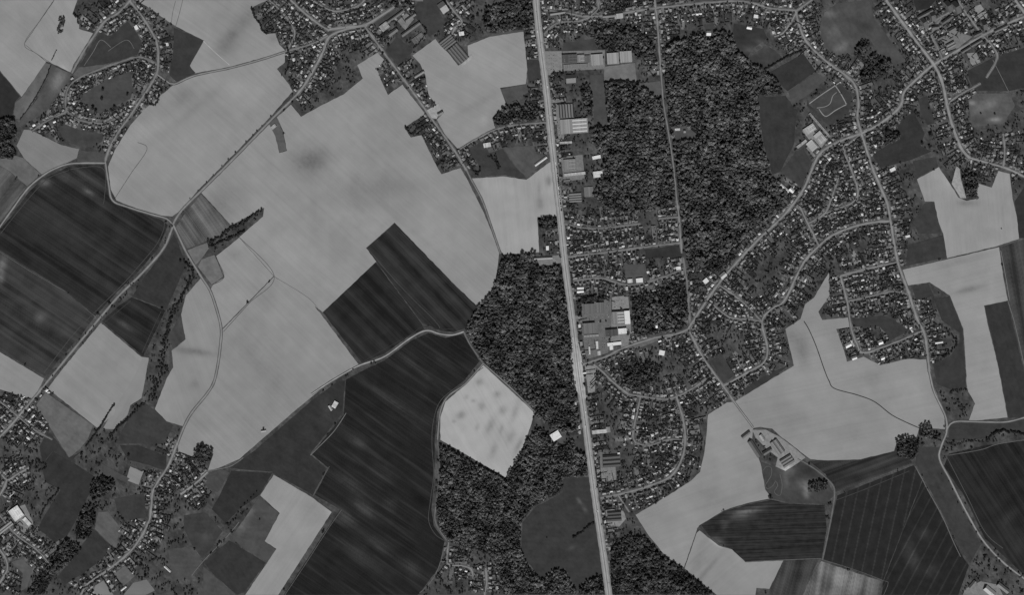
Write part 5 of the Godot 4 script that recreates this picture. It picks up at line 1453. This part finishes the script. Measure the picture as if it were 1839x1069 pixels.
	for j in gy - 1:
		for i in gx - 1:
			var any := false
			for k in 4:
				if (fmask[min(j * cell + (k >> 1) * cell, PH - 1) * PW + min(i * cell + (k & 1) * cell, PW - 1)] & 1) == 0:
					any = true
					break
			if not any:
				continue
			var id := [0, 0, 0, 0]
			for k in 4:
				var ii := i + (k & 1)
				var jj := j + (k >> 1)
				if gid[jj * gx + ii] < 0:
					var q := Vector2(ii * cell, jj * cell)
					var mi: int = min(jj * cell, PH - 1) * PW + min(ii * cell, PW - 1)
					var gg: float = lawn[mi]
					if gg == 0.0:
						gg = 70.0 + 22.0 * noise.get_noise_2d(q.x * 2.2, q.y * 2.2) + 14.0 * noise.get_noise_2d(q.x * 9.0 + 60, q.y * 9.0)
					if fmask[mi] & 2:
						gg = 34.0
					gg *= 1.0 + 0.16 * noise.get_noise_2d(q.x * 20.0, q.y * 20.0) + rng.randf_range(-0.07, 0.07)
					gid[jj * gx + ii] = gv.size()
					gv.append(w3(q, 0.05))
					gn.append(Vector3.UP)
					gc.append(grey(gg))
				id[k] = gid[jj * gx + ii]
			gi.append(id[0]); gi.append(id[1]); gi.append(id[3])
			gi.append(id[0]); gi.append(id[3]); gi.append(id[2])
	var garr := []
	garr.resize(Mesh.ARRAY_MAX)
	garr[Mesh.ARRAY_VERTEX] = gv
	garr[Mesh.ARRAY_NORMAL] = gn
	garr[Mesh.ARRAY_COLOR] = gc
	garr[Mesh.ARRAY_INDEX] = gi
	var gm := ArrayMesh.new()
	gm.add_surface_from_arrays(Mesh.PRIMITIVE_TRIANGLES, garr)
	gm.surface_set_material(0, mat_vertex)
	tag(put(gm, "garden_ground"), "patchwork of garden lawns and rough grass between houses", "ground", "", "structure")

	# ---- houses: the largest as things of their own, the rest as one mass
	houses.sort_custom(func(a, b): return a.l * a.d > b.l * b.d)
	var rest_w := Acc.new()
	for i in houses.size():
		var h: Dictionary = houses[i]
		var xf := Transform3D(Basis(Vector3.UP, -h.a), w3(h.p, 0.06))
		if i < 300:
			var root := Node3D.new()
			root.name = numbered("house")
			add_child(root)
			root.transform = xf
			tag(root, "%s %s house on the %s" % [tone_word(h.g), "hipped" if h.hip else "gabled", ROADS[h.road][4]], "house", "houses on the " + ROADS[h.road][4])
			var wa := Acc.new()
			var ra := Acc.new()
			var ea := Acc.new()
			var ca := Acc.new()
			house_shapes(h, wa, ra, ea, ca, Transform3D.IDENTITY)
			put(wa.mesh(mat_vertex), "wall", root)
			put(ea.mesh(mat_vertex), "extension", root)
			var rf := put(ra.mesh(mat_vertex), "roof", root)
			put(ca.mesh(mat_vertex), "chimney", rf)
		else:
			house_shapes(h, rest_w, rest_w, rest_w, rest_w, xf)
	if not rest_w.v.is_empty():
		tag(put(rest_w.mesh(mat_vertex), "village_houses"), "smaller village houses lining all the streets", "houses", "", "stuff")

	sheds.sort_custom(func(a, b): return a.l * a.d > b.l * b.d)
	var rest_s := Acc.new()
	for i in sheds.size():
		var h: Dictionary = sheds[i]
		var xf := Transform3D(Basis(Vector3.UP, -h.a), w3(h.p, 0.06))
		if i < 300:
			var root := Node3D.new()
			root.name = numbered("garden_shed")
			add_child(root)
			root.transform = xf
			tag(root, "%s garden shed behind the %s" % [tone_word(h.g), ROADS[h.road][4]], "shed", "garden sheds")
			var wa := Acc.new()
			walls(wa, Transform3D.IDENTITY, h.l, h.d, 2.3, grey(100))
			put(wa.mesh(mat_vertex), "wall", root)
			var ra := Acc.new()
			gable(ra, Transform3D.IDENTITY, h.l, h.d, 2.3, h.d * 0.35, 0.0, grey(h.g), grey(100))
			put(ra.mesh(mat_vertex), "roof", root)
		else:
			walls(rest_s, xf, h.l, h.d, 2.3, grey(100))
			gable(rest_s, xf, h.l, h.d, 2.3, h.d * 0.35, 0.0, grey(h.g), grey(100))
	if not rest_s.v.is_empty():
		tag(put(rest_s.mesh(mat_vertex), "small_sheds"), "small sheds scattered through the back gardens", "sheds", "", "stuff")

	hedges.sort_custom(func(a, b): return a[0].distance_squared_to(a[1]) > b[0].distance_squared_to(b[1]))
	var rest_h := Acc.new()
	for i in hedges.size():
		var h: Array = hedges[i]
		if i < 300:
			var a := Acc.new()
			hedge_mesh(a, h[0], h[1], 3.2, 3.8, 38)
			tag(put(a.mesh(mat_vertex), "hedge"), "dark garden hedge off the " + ROADS[h[2]][4], "hedge", "garden hedges")
		else:
			hedge_mesh(rest_h, h[0], h[1], 3.0, 3.4, 38)
	if not rest_h.v.is_empty():
		tag(put(rest_h.mesh(mat_vertex), "short_hedges"), "short dark hedges dividing the village gardens", "hedges", "", "stuff")

	# ---- trees
	for t in SINGLES:
		single_tree(Vector2(t[0], t[1]), t[2] * 1.5, 0.6, 48, t[3], "lone trees")
	for row in ROWS:
		var p := smooth(poly(row[4]), 1.0)
		var run := 0.0
		var next := 0.0
		for i in p.size() - 1:
			run += p[i].distance_to(p[i + 1]) * S
			if run >= next:
				next = run + row[2] * (0.62 if row[2] < 15.0 else 1.0) * rng.randf_range(0.75, 1.3)
				var d := (p[i + 1] - p[i]).normalized()
				trees.append([p[i] + Vector2(-d.y, d.x) * row[3] / S * rng.randfn(0, 0.45), row[1] * 1.35 * rng.randf_range(0.75, 1.25), rng.randf_range(0.5, 0.75), rng.randf_range(42, 62), row[0], row[0].replace("tree ", "trees ").replace("small ", "")])
	# loose garden and meadow-edge trees where nothing else stands
	for j in range(0, PH, 5):
		for i in range(0, PW, 5):
			var q := Vector2(i + rng.randf() * 5, j + rng.randf() * 5)
			if mask(q) & 0x9F != 0:
				continue
			var by_field := 0
			for k in 8:
				if mask(q + Vector2.RIGHT.rotated(TAU * k / 8.0) * 5.0) & 1:
					by_field += 1
			if by_field > 1 and rng.randf() < 0.88:
				continue
			var clump := noise.get_noise_2d(q.x * 6.5, q.y * 6.5 + 400.0)
			if rng.randf() < clamp((clump - 0.01) * 5.0, 0.02, 0.95):
				if clump > 0.16:
					trees.append([q + Vector2(rng.randf_range(-3, 3), rng.randf_range(-3, 3)), rng.randf_range(2.0, 4.6), rng.randf_range(0.5, 0.85), rng.randf_range(38, 60), "", "loose trees between the gardens"])
				trees.append([q, rng.randf_range(2.8, 5.6) * (1.0 + max(0.0, clump) * 0.6), rng.randf_range(0.5, 0.75), rng.randf_range(46, 84), "", "loose trees between the gardens"])
	trees.sort_custom(func(a, b): return a[1] > b[1])
	var mass := []
	var own := 300 - SINGLES.size()
	for i in trees.size():
		var t: Array = trees[i]
		if i < own:
			if t[4] == "":
				var best := 1e9
				var near := ""
				for ri in ROADS.size():
					for q in rpolys[ri]:
						var dq: float = q.distance_squared_to(t[0])
						if dq < best:
							best = dq
							near = ROADS[ri][4]
				t[4] = ("broad" if t[1] > 6.2 else "loose") + (" dark" if t[3] < 50 else " grey") + " tree near the " + near
			single_tree(t[0], t[1], t[2], t[3], t[4], t[5])
		else:
			mass.append(t)
	tree_mass("village_trees", mass, "smaller garden trees and bushes scattered through the villages", "trees")
	for w in WOODS:
		var p := poly(w[4])
		var lo := p[0]
		var hi := p[0]
		for q in p:
			lo = lo.min(q)
			hi = hi.max(q)
		var spots := []
		var step: float = w[3] * 1.04 / S
		var y := lo.y
		while y < hi.y:
			var x := lo.x
			while x < hi.x:
				var q := Vector2(x, y) + Vector2(rng.randf_range(-.5, .5), rng.randf_range(-.5, .5)) * step * 0.95
				x += step
				if mask(q) & 0x3E != 2 or not Geometry2D.is_point_in_polygon(q, p):
					continue
				# stands of different kinds: coarse pale broadleaves, fine dark conifers
				var stand := noise.get_noise_2d(q.x * 2.6 + 50.0, q.y * 2.6)
				var lum := 1.0 + 0.34 * stand + 0.25 * noise.get_noise_2d(q.x * 8.0, q.y * 8.0)
				if noise.get_noise_2d(q.x * 9.0 + 333.0, q.y * 9.0) < -0.40:
					continue
				if stand < -0.12 and rng.randf() < 0.1:
					continue
				spots.append([q, w[2] * (1.2 + 0.55 * stand) * rng.randf_range(0.62, 1.35) * (1.45 if rng.randf() < 0.12 else 1.0), rng.randf_range(0.8, 1.15) - 0.2 * stand, w[1] * lum * rng.randf_range(0.78, 1.27) * WOODG])
			y += step
		tree_mass("woodland", spots, w[0], "wood")

	# ---- vehicles
	car0 = make_car()
	lorry0 = make_lorry()
	var paints := [40.0, 70.0, 110.0, 170.0, 225.0]
	for i in 64:
		var k := rng.randi_range(2, main_line.size() - 4)
		var d := (main_line[k + 1] - main_line[k]).normalized()
		var s := -1.0 if rng.randf() < 0.5 else 1.0
		var q := main_line[k] + Vector2(-d.y, d.x) * s * (1.2 if rng.randf() < 0.5 else 3.0)
		if q.y < 2 or q.y > PH - 3:
			continue
		var g: float = paints[rng.randi() % 5]
		if i % 9 == 0:
			park(lorry0, "lorry", q, 2.18, d.angle() + (PI if s > 0 else 0.0), 200, "articulated lorry with a pale trailer on the straight main road", "lorry", "lorries on the main road")
		else:
			park(car0, "car", q, 2.18, d.angle() + (PI if s > 0 else 0.0), g, tone_word(g) + " car driving on the straight main road", "car", "cars on the main road")
	var lots := [[986,100,4,6,4.0,5.0,"pale paved car yard beside the workshops"],[1090,542,2,9,2.6,3.4,"paved yard beside the parking deck"],[1104,540,7,3,3.0,6.0,"pale fenced parking deck"],[1084,846,6,4,3.6,5.2,"grey car park along the main road"],[1082,608,3,5,3.4,4.0,"pale strip around the bright retail roofs"],[1012,288,3,4,2.6,4.2,"paved court of the square workshop"],[1048,612,3,7,4.4,4.2,"grey paved yard beside the fuel canopies"],[1068,570,5,3,3.6,4.0,"grey paved yard between the retail sheds"],[1002,186,2,14,2.2,4.4,"paved apron of the striped workshops"],[1055,668,3,8,4.0,4.6,"pale dirt plaza at the junction"]]
	for l in lots:
		for a in l[2]:
			for b in l[3]:
				if rng.randf() < 0.35:
					continue
				var q := Vector2(l[0] + a * l[4], l[1] + b * l[5])
				if mask(q) & 8:
					continue
				var g: float = paints[rng.randi() % 5]
				park(car0, "car", q, 1.22, PI / 2 * float(rng.randi() % 2) - 0.06, g, tone_word(g) + " car parked on the " + l[6], "car", "cars parked on the " + l[6])
	car0.free()
	lorry0.free()
